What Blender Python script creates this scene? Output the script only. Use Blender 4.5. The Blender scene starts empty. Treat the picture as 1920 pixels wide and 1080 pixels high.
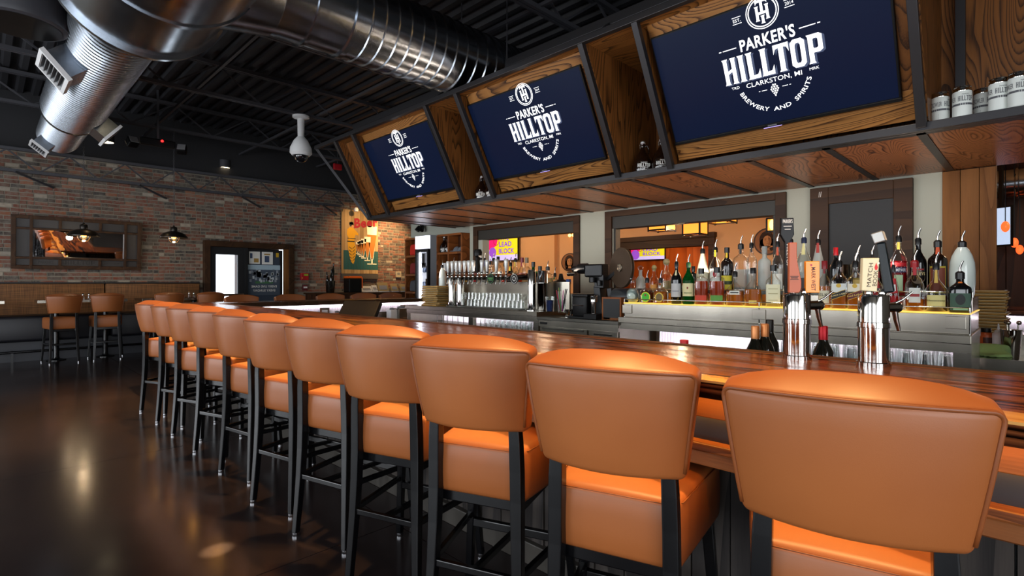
import bpy, bmesh, math, random
from mathutils import Vector, Matrix
random.seed(7)
S = bpy.context.scene
COL = S.collection
PI = math.pi
R = math.radians

# ------------------------------------------------------------------ camera
CAMH = 1.286
YAW = math.atan2(996, 992)
cam_d = bpy.data.cameras.new('camera')
cam = bpy.data.objects.new('camera', cam_d)
COL.objects.link(cam)
cam.location = (0, 0, CAMH)
cam.rotation_euler = (PI / 2, 0, -YAW)
cam_d.sensor_width = 36
cam_d.lens = 992 / 1920 * 36
cam_d.shift_y = -10.5 / 1920
cam_d.clip_start = 0.05
S.camera = cam

# ------------------------------------------------------------------ world, lights, exposure
S.view_settings.view_transform = 'Standard'
S.view_settings.look = 'None'
S.view_settings.gamma = 1
S.view_settings.use_curve_mapping = False
S.view_settings.exposure = 0.0
w = bpy.data.worlds.new('sky')
S.world = w
w.use_nodes = True
bg = w.node_tree.nodes['Background']
bg.inputs[0].default_value = (0.86, 0.93, 1.0, 1)
bg.inputs[1].default_value = 3.0
S.cycles.max_bounces = 8
S.cycles.transparent_max_bounces = 12
S.cycles.sample_clamp_indirect = 4
S.cycles.caustics_reflective = False
S.cycles.caustics_refractive = False

def lamp(name, kind, loc, energy, color=(1, 1, 1), target=None, size=0.1, size_y=None, spot=70, blend=.5):
    d = bpy.data.lights.new(name, kind)
    d.energy = energy
    d.color = color
    if kind == 'AREA':
        d.shape = 'RECTANGLE'
        d.size = size
        d.size_y = size_y or size
    else:
        d.shadow_soft_size = size
    if kind == 'SPOT':
        d.spot_size = R(spot)
        d.spot_blend = blend
    o = bpy.data.objects.new(name, d)
    o.location = loc
    if target is not None:
        o.rotation_euler = (Vector(target) - Vector(loc)).to_track_quat('-Z', 'Y').to_euler()
    COL.objects.link(o)
    return o

DAY = (0.93, 0.96, 1.0)
WARM = (1.0, 0.62, 0.28)
WARM2 = (1.0, 0.74, 0.45)
# daylight through the room's windows (front wall and side wall behind the camera)
for wx in (-3.1, -0.5):
    lamp('window_daylight', 'AREA', (wx, -3.35, 1.6), 80, DAY, (wx, 3, 1.6), 2.2, 2.5)
for wy in (-1.2, 2.2, 5.6, 9.0):
    lamp('window_daylight', 'AREA', (-4.35, wy, 1.6), 66 if wy < 3 else 120, DAY, (0, wy, 1.7), 2.2, 2.5)
# row of warm ceiling spots above the bar front
for sy in (0.15, 1.3, 2.5, 3.7, 4.9, 6.1, 7.2):
    lamp('bar_spotlight', 'SPOT', (1.62, sy, 4.1), 600, (1.0, 0.55, 0.20), (1.36, sy + .1, 1.0), .05, spot=50, blend=.8)
# poster spotlights
lamp('poster_spotlight', 'SPOT', (6.75, 10.9, 3.5), 150, (1, .62, .28), (6.75, 12.3, 2.2), .06, spot=75, blend=.9)
lamp('poster_spotlight', 'SPOT', (7.6, 11.2, 3.4), 400, (1, .62, .28), (7.7, 12.3, 2.3), .06, spot=65, blend=.9)
# added tight spot without a fixture, imitating a small sunlit patch on the floor
lamp('sun_patch_helper', 'SPOT', (-.9, 2.2, 3.9), 8000, (1, .72, .36), (.80, 2.80, 0), .02, spot=1.7, blend=.1)
# spots over the back bar, from the canopy
for sy in (.7, 1.9, 3.1, 4.4, 5.6):
    lamp('back_bar_spotlight', 'SPOT', (3.3, sy, 3.0), 42, (1, .88, .72), (3.95, sy + .05, 1.1), .05, spot=75, blend=.9)
    lamp('canopy_fill_light', 'AREA', (4.40, sy, 1.32), 7.5, (1, .80, .62), (4.55, sy, 2.2), .06, 1.1)  # added fill without a fitting, brightens the canopy underside from below
# white LED strips under the counters
for y0, y1, e in ((.3, 2.5, 9), (3.5, 5.65, 10)):
    lamp('under_counter_led', 'AREA', (3.90, (y0 + y1) / 2, .925), e, (1, .95, 1), (4.35, (y0 + y1) / 2, .62), y1 - y0, .03)
# rooms seen through the pass-through windows
for lx, ly, lz, e in ((7.0, 3.6, 2.0, 26), (7.0, 6.2, 2.3, 30), (7.6, 8.4, 2.3, 34), (10.6, 5.8, 2.2, 40), (7.0, 2.2, 2.0, 16), (7.4, -.4, 2.3, 10)):
    lamp('dining_lamp_light', 'POINT', (lx, ly, lz), e * 1.25, (1, .72, .46), size=.12)

# ------------------------------------------------------------------ mesh helpers
class G:
    """collects verts/faces of one mesh"""
    def __init__(s):
        s.v = []; s.f = []; s.m = []
    def add(s, vs, fs, m=0):
        b = len(s.v)
        s.v += [tuple(v) for v in vs]
        s.f += [tuple(i + b for i in f) for f in fs]
        s.m += [m] * len(fs)
        return s
    def box(s, x0, x1, y0, y1, z0, z1, m=0):
        return s.add([(x0, y0, z0), (x1, y0, z0), (x1, y1, z0), (x0, y1, z0), (x0, y0, z1), (x1, y0, z1), (x1, y1, z1), (x0, y1, z1)],
                     [(0, 3, 2, 1), (4, 5, 6, 7), (0, 1, 5, 4), (1, 2, 6, 5), (2, 3, 7, 6), (3, 0, 4, 7)], m)
    def beam(s, p, q, wd, ht, up=(0, 0, 1), m=0, w2=None, h2=None):
        p = Vector(p); q = Vector(q); d = (q - p).normalized()
        up = Vector(up)
        if abs(d.dot(up)) > .98: up = Vector((1, 0, 0))
        a = d.cross(up).normalized(); b = a.cross(d)
        vs = []
        for c, ww, hh in ((p, wd, ht), (q, w2 or wd, h2 or ht)):
            for sx, sy in ((-1, -1), (1, -1), (1, 1), (-1, 1)):
                vs.append(c + a * sx * ww / 2 + b * sy * hh / 2)
        return s.add(vs, [(0, 1, 2, 3), (7, 6, 5, 4), (0, 4, 5, 1), (1, 5, 6, 2), (2, 6, 7, 3), (3, 7, 4, 0)], m)
    def tube(s, pts, r, n=8, closed=False, m=0, cap=True):
        pts = [Vector(p) for p in pts]
        k = len(pts)
        rs = r if isinstance(r, (list, tuple)) else [r] * k
        prev = None; vs = []
        for i in range(k):
            if closed: t = pts[(i + 1) % k] - pts[i - 1]
            else: t = pts[min(i + 1, k - 1)] - pts[max(i - 1, 0)]
            t.normalize()
            if prev is None:
                a = t.cross(Vector((0, 0, 1)))
                if a.length < .05: a = t.cross(Vector((1, 0, 0)))
                a.normalize()
            else:
                a = prev - t * prev.dot(t)
                a.normalize()
            prev = a
            b = t.cross(a)
            for j in range(n):
                th = 2 * PI * j / n
                vs.append(pts[i] + (a * math.cos(th) + b * math.sin(th)) * rs[i])
        fs = []
        for i in range(k if closed else k - 1):
            i2 = (i + 1) % k
            for j in range(n):
                j2 = (j + 1) % n
                fs.append((i * n + j, i * n + j2, i2 * n + j2, i2 * n + j))
        if not closed and cap:
            fs.append(tuple(range(n - 1, -1, -1))); fs.append(tuple((k - 1) * n + j for j in range(n)))
        return s.add(vs, fs, m)
    def lathe(s, prof, n=20, c=(0, 0, 0), m=0, cap=True):
        vs = []; k = len(prof)
        for r, z in prof:
            for j in range(n):
                th = 2 * PI * j / n
                vs.append((c[0] + r * math.cos(th), c[1] + r * math.sin(th), c[2] + z))
        fs = []
        for i in range(k - 1):
            for j in range(n):
                j2 = (j + 1) % n
                fs.append((i * n + j, i * n + j2, (i + 1) * n + j2, (i + 1) * n + j))
        if cap:
            fs.append(tuple(range(n - 1, -1, -1))); fs.append(tuple((k - 1) * n + j for j in range(n)))
        return s.add(vs, fs, m)
    def prism(s, poly, fn, d0, d1, m=0):
        """poly: 2D outline; fn(a, b, d) -> point"""
        n = len(poly)
        vs = [fn(a, b, d0) for a, b in poly] + [fn(a, b, d1) for a, b in poly]
        fs = [tuple(range(n - 1, -1, -1)), tuple(range(n, 2 * n))]
        fs += [(i, (i + 1) % n, n + (i + 1) % n, n + i) for i in range(n)]
        return s.add(vs, fs, m)
    def strip(s, lo, hi, m=0, closed=False):
        n = len(lo); fs = []
        for i in range(n if closed else n - 1):
            j = (i + 1) % n
            fs.append((i, j, n + j, n + i))
        return s.add(list(lo) + list(hi), fs, m)
    def ball(s, c, r, n=12, k=8, m=0, sz=1, z0=-1, z1=1):
        prof = []
        for i in range(k + 1):
            t = math.asin(z0) + (math.asin(z1) - math.asin(z0)) * i / k
            prof.append((max(r * math.cos(t), .0002), r * sz * math.sin(t)))
        return s.lathe(prof, n, c, m)
    def xf(s, M):
        s.v = [tuple(M @ Vector(v)) for v in s.v]
        return s
    def warp(s, fn):
        s.v = [tuple(fn(*v)) for v in s.v]
        return s
    def mesh(s, name, mats, smooth=None):
        me = bpy.data.meshes.new(name)
        me.from_pydata(s.v, [], s.f)
        for mt in (mats if isinstance(mats, (list, tuple)) else [mats]): me.materials.append(mt)
        if len(set(s.m)) > 1: me.polygons.foreach_set('material_index', s.m)
        bm = bmesh.new(); bm.from_mesh(me)
        bmesh.ops.recalc_face_normals(bm, faces=bm.faces); bm.to_mesh(me); bm.free()
        if smooth is not None:
            me.polygons.foreach_set('use_smooth', [True] * len(me.polygons))
            if smooth < 170: me.set_sharp_from_angle(angle=R(smooth))
        me.update()
        return me

def obj(name, me, parent=None, loc=(0, 0, 0), rz=0, rot=None):
    o = bpy.data.objects.new(name, me)
    o.location = loc
    o.rotation_euler = rot or (0, 0, rz)
    if parent: o.parent = parent
    COL.objects.link(o)
    return o

def part(name, g, mat, parent, smooth=None, label=None, bev=0, seg=2, loc=(0, 0, 0), rz=0, rot=None):
    o = obj(name, g.mesh(name, mat, smooth) if isinstance(g, G) else g, parent, loc, rz, rot)
    if label: o['label'] = label
    if bev: bevel(o, bev, seg)
    return o

def bevel(o, wd, seg=2):
    b = o.modifiers.new('edge', 'BEVEL'); b.width = wd; b.segments = seg; b.limit_method = 'ANGLE'; b.angle_limit = R(40)

def thing(name, label, cat, loc=(0, 0, 0), rz=0, group=None):
    return tag(obj(name, None, None, loc, rz), label, cat, group)

def tag(o, label, cat, group=None):
    o['label'] = label; o['category'] = cat
    if group: o['group'] = group
    return o

def solo(name, g, mat, label, cat, group=None, smooth=None, bev=0, loc=(0, 0, 0), rz=0):
    o = part(name, g, mat, None, smooth, None, bev, loc=loc, rz=rz)
    return tag(o, label, cat, group)

def struct(name, g, mat, smooth=None, parent=None, bev=0):
    o = part(name, g, mat, parent, smooth, bev=bev)
    if not parent: o['kind'] = 'structure'
    return o

def copy_tree(o, parent=None):
    c = o.copy(); COL.objects.link(c); c.parent = parent
    for ch in [x for x in o.children]: copy_tree(ch, c)
    return c

def dup(o, loc, rz, label, group=None):
    c = copy_tree(o); c.location = loc; c.rotation_euler = (0, 0, rz); c['label'] = label
    if group: c['group'] = group
    return c

def rbox(sx, sy, sz, bv, seg=3, cuts=(6, 2, 4)):
    """rounded, subdivided slab centred at the origin, as a G"""
    bm = bmesh.new()
    bmesh.ops.create_cube(bm, size=1)
    for v in bm.verts: v.co = Vector((v.co.x * sx, v.co.y * sy, v.co.z * sz))
    bmesh.ops.bevel(bm, geom=list(bm.edges), offset=bv, segments=seg, profile=.5, affect='EDGES')
    for ax, (n, sd) in enumerate(zip(cuts, (sx, sy, sz))):
        for i in range(1, n):
            co = Vector((0, 0, 0)); co[ax] = -sd / 2 + bv + (sd - 2 * bv) * i / n
            no = Vector((0, 0, 0)); no[ax] = 1
            bmesh.ops.bisect_plane(bm, geom=list(bm.verts) + list(bm.edges) + list(bm.faces), plane_co=co, plane_no=no)
    g = G()
    bm.verts.index_update()
    g.add([v.co[:] for v in bm.verts], [[v.index for v in f.verts] for f in bm.faces])
    bm.free()
    return g

NTH = ['first', 'second', 'third', 'fourth', 'fifth', 'sixth', 'seventh', 'eighth', 'ninth', 'tenth', 'eleventh', 'twelfth', 'thirteenth', 'fourteenth', 'fifteenth', 'sixteenth', 'seventeenth', 'eighteenth']
def corrugated(x, y0, y1, z0, z1, p=.028, d=.007):
    pts = []; y = y0
    while y < y1:
        pts += [(x, y), (x - d, y + p * .25), (x - d, y + p * .5), (x, y + p * .75)]; y += p
    return G().strip([(a, b, z0) for a, b in pts], [(a, b, z1) for a, b in pts])
# camera rays: used only to work out real positions from measurements of the photograph
_s, _c = math.sin(YAW), math.cos(YAW)
def ray(px, py=529.5):
    u = (px - 960) / 992
    return Vector((_s + _c * u, _c - _s * u, (529.5 - py) / 992))
def onX(px, py, X):
    r = ray(px, py); return Vector((0, 0, CAMH)) + r * (X / r.x)
def onY(px, py, Y):
    r = ray(px, py); return Vector((0, 0, CAMH)) + r * (Y / r.y)
def onZ(px, py, Z):
    r = ray(px, py); return Vector((0, 0, CAMH)) + r * ((Z - CAMH) / r.z)

# ------------------------------------------------------------------ lettering
_txt = {}
def make_texts(lst):
    tmp = []
    for key, s, bold, sx in lst:
        cu = bpy.data.curves.new('lettering', 'FONT')
        cu.body = s; cu.align_x = 'CENTER'; cu.align_y = 'CENTER'; cu.size = 1.4; cu.offset = bold; cu.space_character = 1.0 + bold * 2
        cu.resolution_u = 3
        o = bpy.data.objects.new('lettering', cu); COL.objects.link(o)
        tmp.append((key, o, sx))
    bpy.context.view_layer.update()
    dg = bpy.context.evaluated_depsgraph_get()
    for key, o, sx in tmp:
        me = bpy.data.meshes.new_from_object(o.evaluated_get(dg))
        vs = [(v.co.x * sx, v.co.y) for v in me.vertices]
        if vs:
            x0 = min(a for a, b in vs); x1 = max(a for a, b in vs); y0 = min(b for a, b in vs); y1 = max(b for a, b in vs)
            vs = [((a - (x0 + x1) / 2) / (y1 - y0), (b - (y0 + y1) / 2) / (y1 - y0)) for a, b in vs]
        _txt[key] = (vs, [tuple(p.vertices) for p in me.polygons])
        bpy.data.meshes.remove(me)
    for key, o, sx in tmp:
        cu = o.data; bpy.data.objects.remove(o); bpy.data.curves.remove(cu)
make_texts([('PARKERS', "PARKER'S", .035, .72), ('CLARK', 'CLARKSTON, MI', .006, 1.15), ('ARC', 'BREWERY  AND  SPIRITS', .015, .9), ('EST', 'EST.', 0, 1.1), ('2014', '2014', 0, 1.1),
            ('TRD', 'TRD', 0, 1.1), ('MRK', 'MRK', 0, 1.1), ('HILL', 'HILLTOP', .03, .8), ('CROWLER', 'CROWLER', .02, .7), ('THE', 'THE', 0, .8), ('MARK', 'MARK WEST', .01, 1), ('MATCH', 'MATCH', 0, 1.0), ('BOOK', 'BOOK', 0, 1.0),
            ('HENN', 'Hennessy', .01, .9), ('CAMP', 'CAMPARI', .004, .9), ('BAIL', 'BAILEYS', .01, .9), ('BLACKL', 'BLACK LABEL', .01, .9), ('REDL', 'Red Label', .01, .9), ('ELK', 'ELK', .01, .9), ('Beer', 'Beer', .06, .9),
            ('LEAD', 'LEAD', .03, .8), ('BLOCK', 'BLOCK', .03, .8), ('THE2', 'THE', .03, .8), ('LIVE', 'EVERY LIVE GAME', .02, .9), ('SUNDAY', 'EVERY SUNDAY', .02, .9), ('PARKERc', "PARKER'S", .02, .9)])

def text(g, key, h, fn, m=0, cx=0, cy=0, w=None):
    """fn(a, b) -> 3D point; h letter height, w optional total width"""
    vs, fs = _txt[key]
    k = h
    if w: kx = w / max(1e-6, (max(a for a, b in vs) - min(a for a, b in vs)))
    else: kx = h
    return g.add([fn(cx + a * kx, cy + b * k) for a, b in vs], fs, m)
def plane(o, r, u):
    o = Vector(o); r = Vector(r); u = Vector(u)
    return lambda a, b: o + r * a + u * b

# ------------------------------------------------------------------ materials
def lin(h):
    h = h.lstrip('#'); c = [int(h[i:i + 2], 16) / 255 for i in (0, 2, 4)]
    return tuple(x / 12.92 if x <= .04045 else ((x + .055) / 1.055) ** 2.4 for x in c) + (1,)

def mat(name, col, rough=.5, metal=0, spec=.5, trans=0, emit=None, estr=1, coat=0, ior=1.45, alpha=1):
    m = bpy.data.materials.new(name); m.use_nodes = True
    p = m.node_tree.nodes['Principled BSDF']
    c = lin(col) if isinstance(col, str) else tuple(col)
    p.inputs['Base Color'].default_value = c
    p.inputs['Roughness'].default_value = rough
    p.inputs['Metallic'].default_value = metal
    p.inputs['Specular IOR Level'].default_value = spec
    p.inputs['Transmission Weight'].default_value = trans
    p.inputs['IOR'].default_value = ior
    p.inputs['Coat Weight'].default_value = coat
    p.inputs['Alpha'].default_value = alpha
    if emit:
        p.inputs['Emission Color'].default_value = lin(emit) if isinstance(emit, str) else emit
        p.inputs['Emission Strength'].default_value = estr
    return m

def nodes(m):
    nt = m.node_tree
    return nt, nt.nodes, nt.links, nt.nodes['Principled BSDF']

def coords(m, scale=(1, 1, 1), rot=(0, 0, 0), kind='Object', rnd=False):
    nt, N, L, P = nodes(m)
    tc = N.new('ShaderNodeTexCoord'); mp = N.new('ShaderNodeMapping')
    mp.inputs['Scale'].default_value = scale; mp.inputs['Rotation'].default_value = rot
    L.new(tc.outputs[kind], mp.inputs['Vector'])
    if rnd:
        oi = N.new('ShaderNodeObjectInfo'); mu = N.new('ShaderNodeMath'); mu.operation = 'MULTIPLY'; mu.inputs[1].default_value = 37
        L.new(oi.outputs['Random'], mu.inputs[0]); L.new(mu.outputs[0], mp.inputs['Location'])
    return mp.outputs['Vector']

def ramp(m, fac, stops):
    nt, N, L, P = nodes(m)
    r = N.new('ShaderNodeValToRGB')
    e = r.color_ramp.elements
    while len(e) < len(stops): e.new(.5)
    for i, (p, c) in enumerate(stops):
        e[i].position = p; e[i].color = lin(c) if isinstance(c, str) else c
    L.new(fac, r.inputs['Fac'])
    return r.outputs['Color']

def noise(m, vec, scale=5, detail=3, rough=.5, dist=0):
    nt, N, L, P = nodes(m)
    n = N.new('ShaderNodeTexNoise')
    n.inputs['Scale'].default_value = scale; n.inputs['Detail'].default_value = detail
    n.inputs['Roughness'].default_value = rough; n.inputs['Distortion'].default_value = dist
    L.new(vec, n.inputs['Vector'])
    return n.outputs['Fac']

def bump(m, h, strength=.2, dist=.01):
    nt, N, L, P = nodes(m)
    b = N.new('ShaderNodeBump'); b.inputs['Strength'].default_value = strength; b.inputs['Distance'].default_value = dist
    L.new(h, b.inputs['Height']); L.new(b.outputs[0], P.inputs['Normal'])

def mathn(m, op, a, b=None):
    nt, N, L, P = nodes(m)
    n = N.new('ShaderNodeMath'); n.operation = op
    for i, x in enumerate((a, b)):
        if x is None: continue
        if isinstance(x, (int, float)): n.inputs[i].default_value = x
        else: L.new(x, n.inputs[i])
    return n.outputs[0]

def mixc(m, fac, a, b, mode='MIX'):
    nt, N, L, P = nodes(m)
    n = N.new('ShaderNodeMix'); n.data_type = 'RGBA'; n.blend_type = mode
    for k, x in ((0, fac), (6, a), (7, b)):
        if isinstance(x, (int, float)): n.inputs[k].default_value = x
        elif isinstance(x, str): n.inputs[k].default_value = lin(x)
        else: L.new(x, n.inputs[k])
    return n.outputs[2]

def setcol(m, c):
    nt, N, L, P = nodes(m); L.new(c, P.inputs['Base Color'])

def wood(name, stops, along='Y', rings=26, rough=.45, stretch=.12, scale=2.2, coat=0, fine=.35, rnd=True, spec=.28):
    """plain-sawn timber: contour lines of a stretched noise plus fine pores"""
    m = mat(name, '#ffffff', rough, coat=coat, spec=spec)
    sc = {'X': (stretch, 1, 1), 'Y': (1, stretch, 1), 'Z': (1, 1, stretch)}[along]
    v = coords(m, sc, rnd=rnd)
    n = noise(m, v, scale, 2, .4, .3)
    s = mathn(m, 'FRACT', mathn(m, 'MULTIPLY', n, rings))
    sc2 = tuple(x * (1 if x == stretch else 1) for x in sc)
    v2 = coords(m, tuple(60 if x == 1 else 2.2 for x in sc), rnd=rnd)
    p = noise(m, v2, 3, 2, .6)
    f = mathn(m, 'ADD', mathn(m, 'MULTIPLY', s, 1 - fine), mathn(m, 'MULTIPLY', p, fine))
    c = ramp(m, f, stops)
    setcol(m, c)
    bump(m, f, .15, .004)
    return m

def steel(name, col='#b9b6ae', rough=.28, along='Z', amp=.03):
    m = mat(name, col, rough, 1)
    sc = {'X': (1, 60, 60), 'Y': (60, 1, 60), 'Z': (60, 60, 1)}[along]
    n = noise(m, coords(m, tuple(x * .5 for x in sc)), 2, 1, .5)
    nt, N, L, P = nodes(m)
    L.new(mathn(m, 'ADD', mathn(m, 'MULTIPLY', n, amp), rough - amp / 2), P.inputs['Roughness'])
    sc2 = {'X': (.4, 9, 9), 'Y': (9, .4, 9), 'Z': (9, 9, .4)}[along]
    n2 = noise(m, coords(m, sc2), 1.1, 1, .4)
    c = lin(col); setcol(m, ramp(m, n2, [(.3, tuple(x * .92 for x in c[:3]) + (1,)), (.5, c), (.72, tuple(min(1, x * 1.09) for x in c[:3]) + (1,))]))
    return m

def leather(name, col, col2, rough=.42):
    m = mat(name, col, rough)
    n = noise(m, coords(m, (1, 1, 1)), 3, 3, .5)
    setcol(m, ramp(m, n, [(.3, col), (.7, col2)]))
    bump(m, noise(m, coords(m), 420, 2, .6), .10, .001)
    return m

M = {}
M['leather'] = leather('tan_leather', '#93552a', '#8a4d25')
M['piping'] = leather('tan_piping', '#7d4420', '#763f1d')
M['blackmetal'] = mat('black_lacquer', '#060608', .22, .0, .45)
M['glide'] = mat('chrome_glide', '#c8c8cc', .2, 1)
M['chrome'] = mat('chrome', '#c4c2be', .07, 1)
M['steel'] = steel('brushed_steel', '#a19b90', .24)
M['steelX'] = steel('brushed_steel_across', '#9c968a', .26, 'Z')
M['steeldark'] = steel('dark_steel', '#6a6760', .3)
M['duct'] = mat('galvanised_duct', '#a3a9b1', .3, 1)
_n = noise(M['duct'], coords(M['duct'], (3, 3, 3)), 2, 3, .6)
nodes(M['duct'])[2].new(mathn(M['duct'], 'ADD', mathn(M['duct'], 'MULTIPLY', _n, .14), .15), nodes(M['duct'])[3].inputs['Roughness'])
M['frame'] = mat('blackened_steel', '#3b3a3c', .42, .7)
M['darkframe'] = mat('black_frame', '#17171a', .5)
M['blackpaint'] = mat('black_ceiling_paint', '#202023', .7)
M['joist'] = mat('black_joist_paint', '#3c3c41', .5)
M['plastic'] = mat('black_plastic', '#0b0b0c', .42, spec=.3)
M['white'] = mat('white_plastic', '#dedede', .4)
M['grey'] = mat('grey_plastic', '#77787a', .5)
M['wallwhite'] = mat('pale_wall_paint', '#a9ab9e', .8)
M['paper'] = mat('white_paper', '#e8e6e0', .7)
M['oak'] = wood('stained_oak', [(0, '#24130a'), (.2, '#3d2311'), (.42, '#8f6030'), (.72, '#9f6d39'), (1, '#734a25')], 'Y', 44, .42, .16, 2.6)
M['oakZ'] = wood('stained_oak_upright', [(0, '#1c0f08'), (.2, '#37200f'), (.42, '#6e4420'), (.72, '#7b4d24'), (1, '#553217')], 'Z', 44, .42, .13, 2.6)
M['oakunder'] = wood('red_oak_panel', [(0, '#22100a'), (.22, '#422413'), (.42, '#7c4d2e'), (.72, '#875636'), (1, '#664026')], 'X', 40, .33, .3, 2.6)
M['bartop'] = wood('lacquered_bar_top', [(0, '#080402'), (.30, '#150904'), (.44, '#4a2716'), (.68, '#744324'), (.8, '#5a3119'), (1, '#1c0c05')], 'Y', 13, .2, .022, 9, fine=.25, spec=.1, rnd=False)
M['bartopX'] = wood('lacquered_bar_top_cross', [(0, '#080402'), (.30, '#150904'), (.44, '#452412'), (.68, '#68401f'), (1, '#1c0c05')], 'X', 13, .22, .022, 9, fine=.25, spec=.1, rnd=False)
M['sapwood'] = wood('pale_sapwood_edge', [(0, '#4a2710'), (.3, '#b9803f'), (.6, '#d9a55c'), (1, '#a06a30')], 'Y', 8, .2, .06, 5, coat=.4, fine=.6, rnd=False)
M['barboard'] = wood('bar_front_oak', [(0, '#2c180c'), (.25, '#5a3318'), (.5, '#86522a'), (1, '#6b3f20')], 'Y', 14, .4, .1)
M['greyboard'] = wood('grey_stained_board', [(0, '#131212'), (.3, '#2b2726'), (.7, '#423c38'), (1, '#332e2c')], 'Z', 14, .6, .1)
M['darkwood'] = wood('dark_brown_frame_wood', [(0, '#25160c'), (.4, '#382313'), (1, '#48301c')], 'Y', 8, .5)
M['walnut'] = wood('brown_cabinet_wood', [(0, '#4a2711'), (.4, '#7b451f'), (1, '#96592b')], 'Y', 8, .5)
M['rustic'] = wood('reclaimed_pine', [(0, '#46290f'), (.25, '#694019'), (.6, '#805328'), (1, '#664020')], 'Z', 7, .6, .12, 3)
M['menuwood'] = wood('menu_board_wood', [(0, '#6e4c1f'), (.5, '#a37a38'), (1, '#8a6630')], 'X', 8, .5)
M['woven'] = mat('woven_vinyl', '#6b4526', .7)
_m = M['woven']
_a = noise(_m, coords(_m, (1, 1, 70)), 3, 2); _b = noise(_m, coords(_m, (70, 70, 1)), 3, 2)
_f = mathn(_m, 'ADD', mathn(_m, 'MULTIPLY', _a, .5), mathn(_m, 'MULTIPLY', _b, .5))
setcol(_m, ramp(_m, _f, [(.35, '#33200f'), (.5, '#6d4725'), (.65, '#8f6236')])); bump(_m, _f, .3, .003)
M['darkleather'] = mat('black_leather', '#17161b', .4)
M['benchbase'] = mat('grey_plinth_panel', '#34353a', .45)
# floor: stained, sealed concrete
_m = M['floor'] = mat('stained_concrete', '#221a18', .16, spec=.45)
_n = noise(_m, coords(_m, (.6, .6, .6), rnd=False), 1.3, 5, .6, .6)
setcol(_m, ramp(_m, _n, [(.3, '#1c1717'), (.55, '#272020'), (.75, '#332a28')]))
_k = noise(_m, coords(_m), 3.5, 4, .6)
nodes(_m)[2].new(mathn(_m, 'ADD', mathn(_m, 'MULTIPLY', _k, .16), .10), nodes(_m)[3].inputs['Roughness'])

M['joint'] = mat('saw_cut_joint', '#3c352f', .8)
M['deck'] = mat('black_roof_deck', '#2a2a2e', .55)
M['mortar'] = mat('grey_mortar', '#857e71', .9)
_br = ['#6a3a2b', '#763f2c', '#593629', '#473a34', '#34302e', '#875136', '#a09586', '#5e554c']
BR = []
for i, c in enumerate(_br):
    m = mat('brick_clay_%s' % 'abcdefgh'[i], c, .85)
    n = noise(m, coords(m, rnd=True), 14, 4, .65)
    setcol(m, mixc(m, ramp(m, n, [(.35, (0, 0, 0, 1)), (.75, (.8, .8, .8, 1))]), c, '#80766b'))
    bump(m, n, .4, .004)
    BR.append(m)
M['orange'] = mat('peach_wall_paint', '#dcb084', .8)
M['orangedark'] = wood('orange_stained_panel', [(0, '#8a3f12'), (.5, '#b85c1e'), (1, '#c96a26')], 'Z', 6, .5)
M['darkpanel'] = wood('dark_wall_panelling', [(0, '#22120a'), (.5, '#3f2213'), (1, '#52301b')], 'Z', 6, .5)
M['shutter'] = mat('charcoal_shutter', '#35332f', .5, .3)
M['chalk'] = mat('chalkboard', '#2b2c2e', .6)
M['navy'] = mat('television_screen', '#060a16', .3, spec=.2, emit='#0f1b38', estr=.62)
M['logo'] = mat('screen_lettering', '#e8e8e8', .5, emit='#ffffff', estr=1.0)
M['logoshade'] = mat('screen_lettering_shadow', '#3a4258', .5, emit='#39435c', estr=.9)
M['led'] = mat('led_strip_white', '#ffffff', .5, emit='#fff1ff', estr=75)
M['ledsoft'] = mat('led_strip_soft', '#ffffff', .5, emit='#fff1ff', estr=10)
M['ledwarm'] = mat('led_strip_amber', '#ffffff', .5, emit=(1, .46, .09, 1), estr=15)
M['lampglow'] = mat('lit_lamp_face', '#ffffff', .5, emit=(1, .80, .5, 1), estr=10)
M['bulb'] = mat('glowing_filament_bulb', '#ffb060', .3, emit=(1, .45, .1, 1), estr=6)
M['amberglass'] = mat('amber_lamp_glass', '#ff9a3a', .4, emit=(1, .36, .04, 1), estr=1.4)
M['redlight'] = mat('red_indicator', '#ff2020', .4, emit='#ff2020', estr=4)
M['corrugated'] = mat('white_corrugated_panel', '#e4dfe4', .4)
def thin_glass(name, tint=(.97, .985, .98, 1), rough=.02, blend=.32):
    m = bpy.data.materials.new(name); m.use_nodes = True
    N, L = m.node_tree.nodes, m.node_tree.links
    N.remove(N['Principled BSDF'])
    tr = N.new('ShaderNodeBsdfTransparent'); tr.inputs[0].default_value = tint
    gl = N.new('ShaderNodeBsdfGlossy'); gl.inputs[0].default_value = (1, 1, 1, 1); gl.inputs['Roughness'].default_value = rough
    lw = N.new('ShaderNodeLayerWeight'); lw.inputs[0].default_value = blend
    mx = N.new('ShaderNodeMixShader')
    L.new(lw.outputs['Facing'], mx.inputs[0]); L.new(tr.outputs[0], mx.inputs[1]); L.new(gl.outputs[0], mx.inputs[2])
    L.new(mx.outputs[0], N['Material Output'].inputs[0])
    return m
M['glass'] = thin_glass('clear_glass')
M['pane'] = thin_glass('window_pane', (.98, .99, 1, 1), .0, .06)
M['frost'] = mat('frosted_glass', '#dfe4de', .35, trans=.55)
M['mirror'] = mat('mirror_silver', '#e8e8ea', .02, 1)
M['antique'] = mat('seeded_grey_glass', '#3f3c3b', .4, .2)
M['red'] = mat('red_enamel', '#a51420', .4)
M['orangep'] = mat('orange_plastic', '#f0661a', .4)
M['green'] = mat('green_cloth', '#7f9a5d', .9)
M['rug'] = M['grey']

def flat(name, c, rough=.5, **k):
    if name not in M: M[name] = mat(name, c, rough, **k)
    return M[name]

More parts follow.
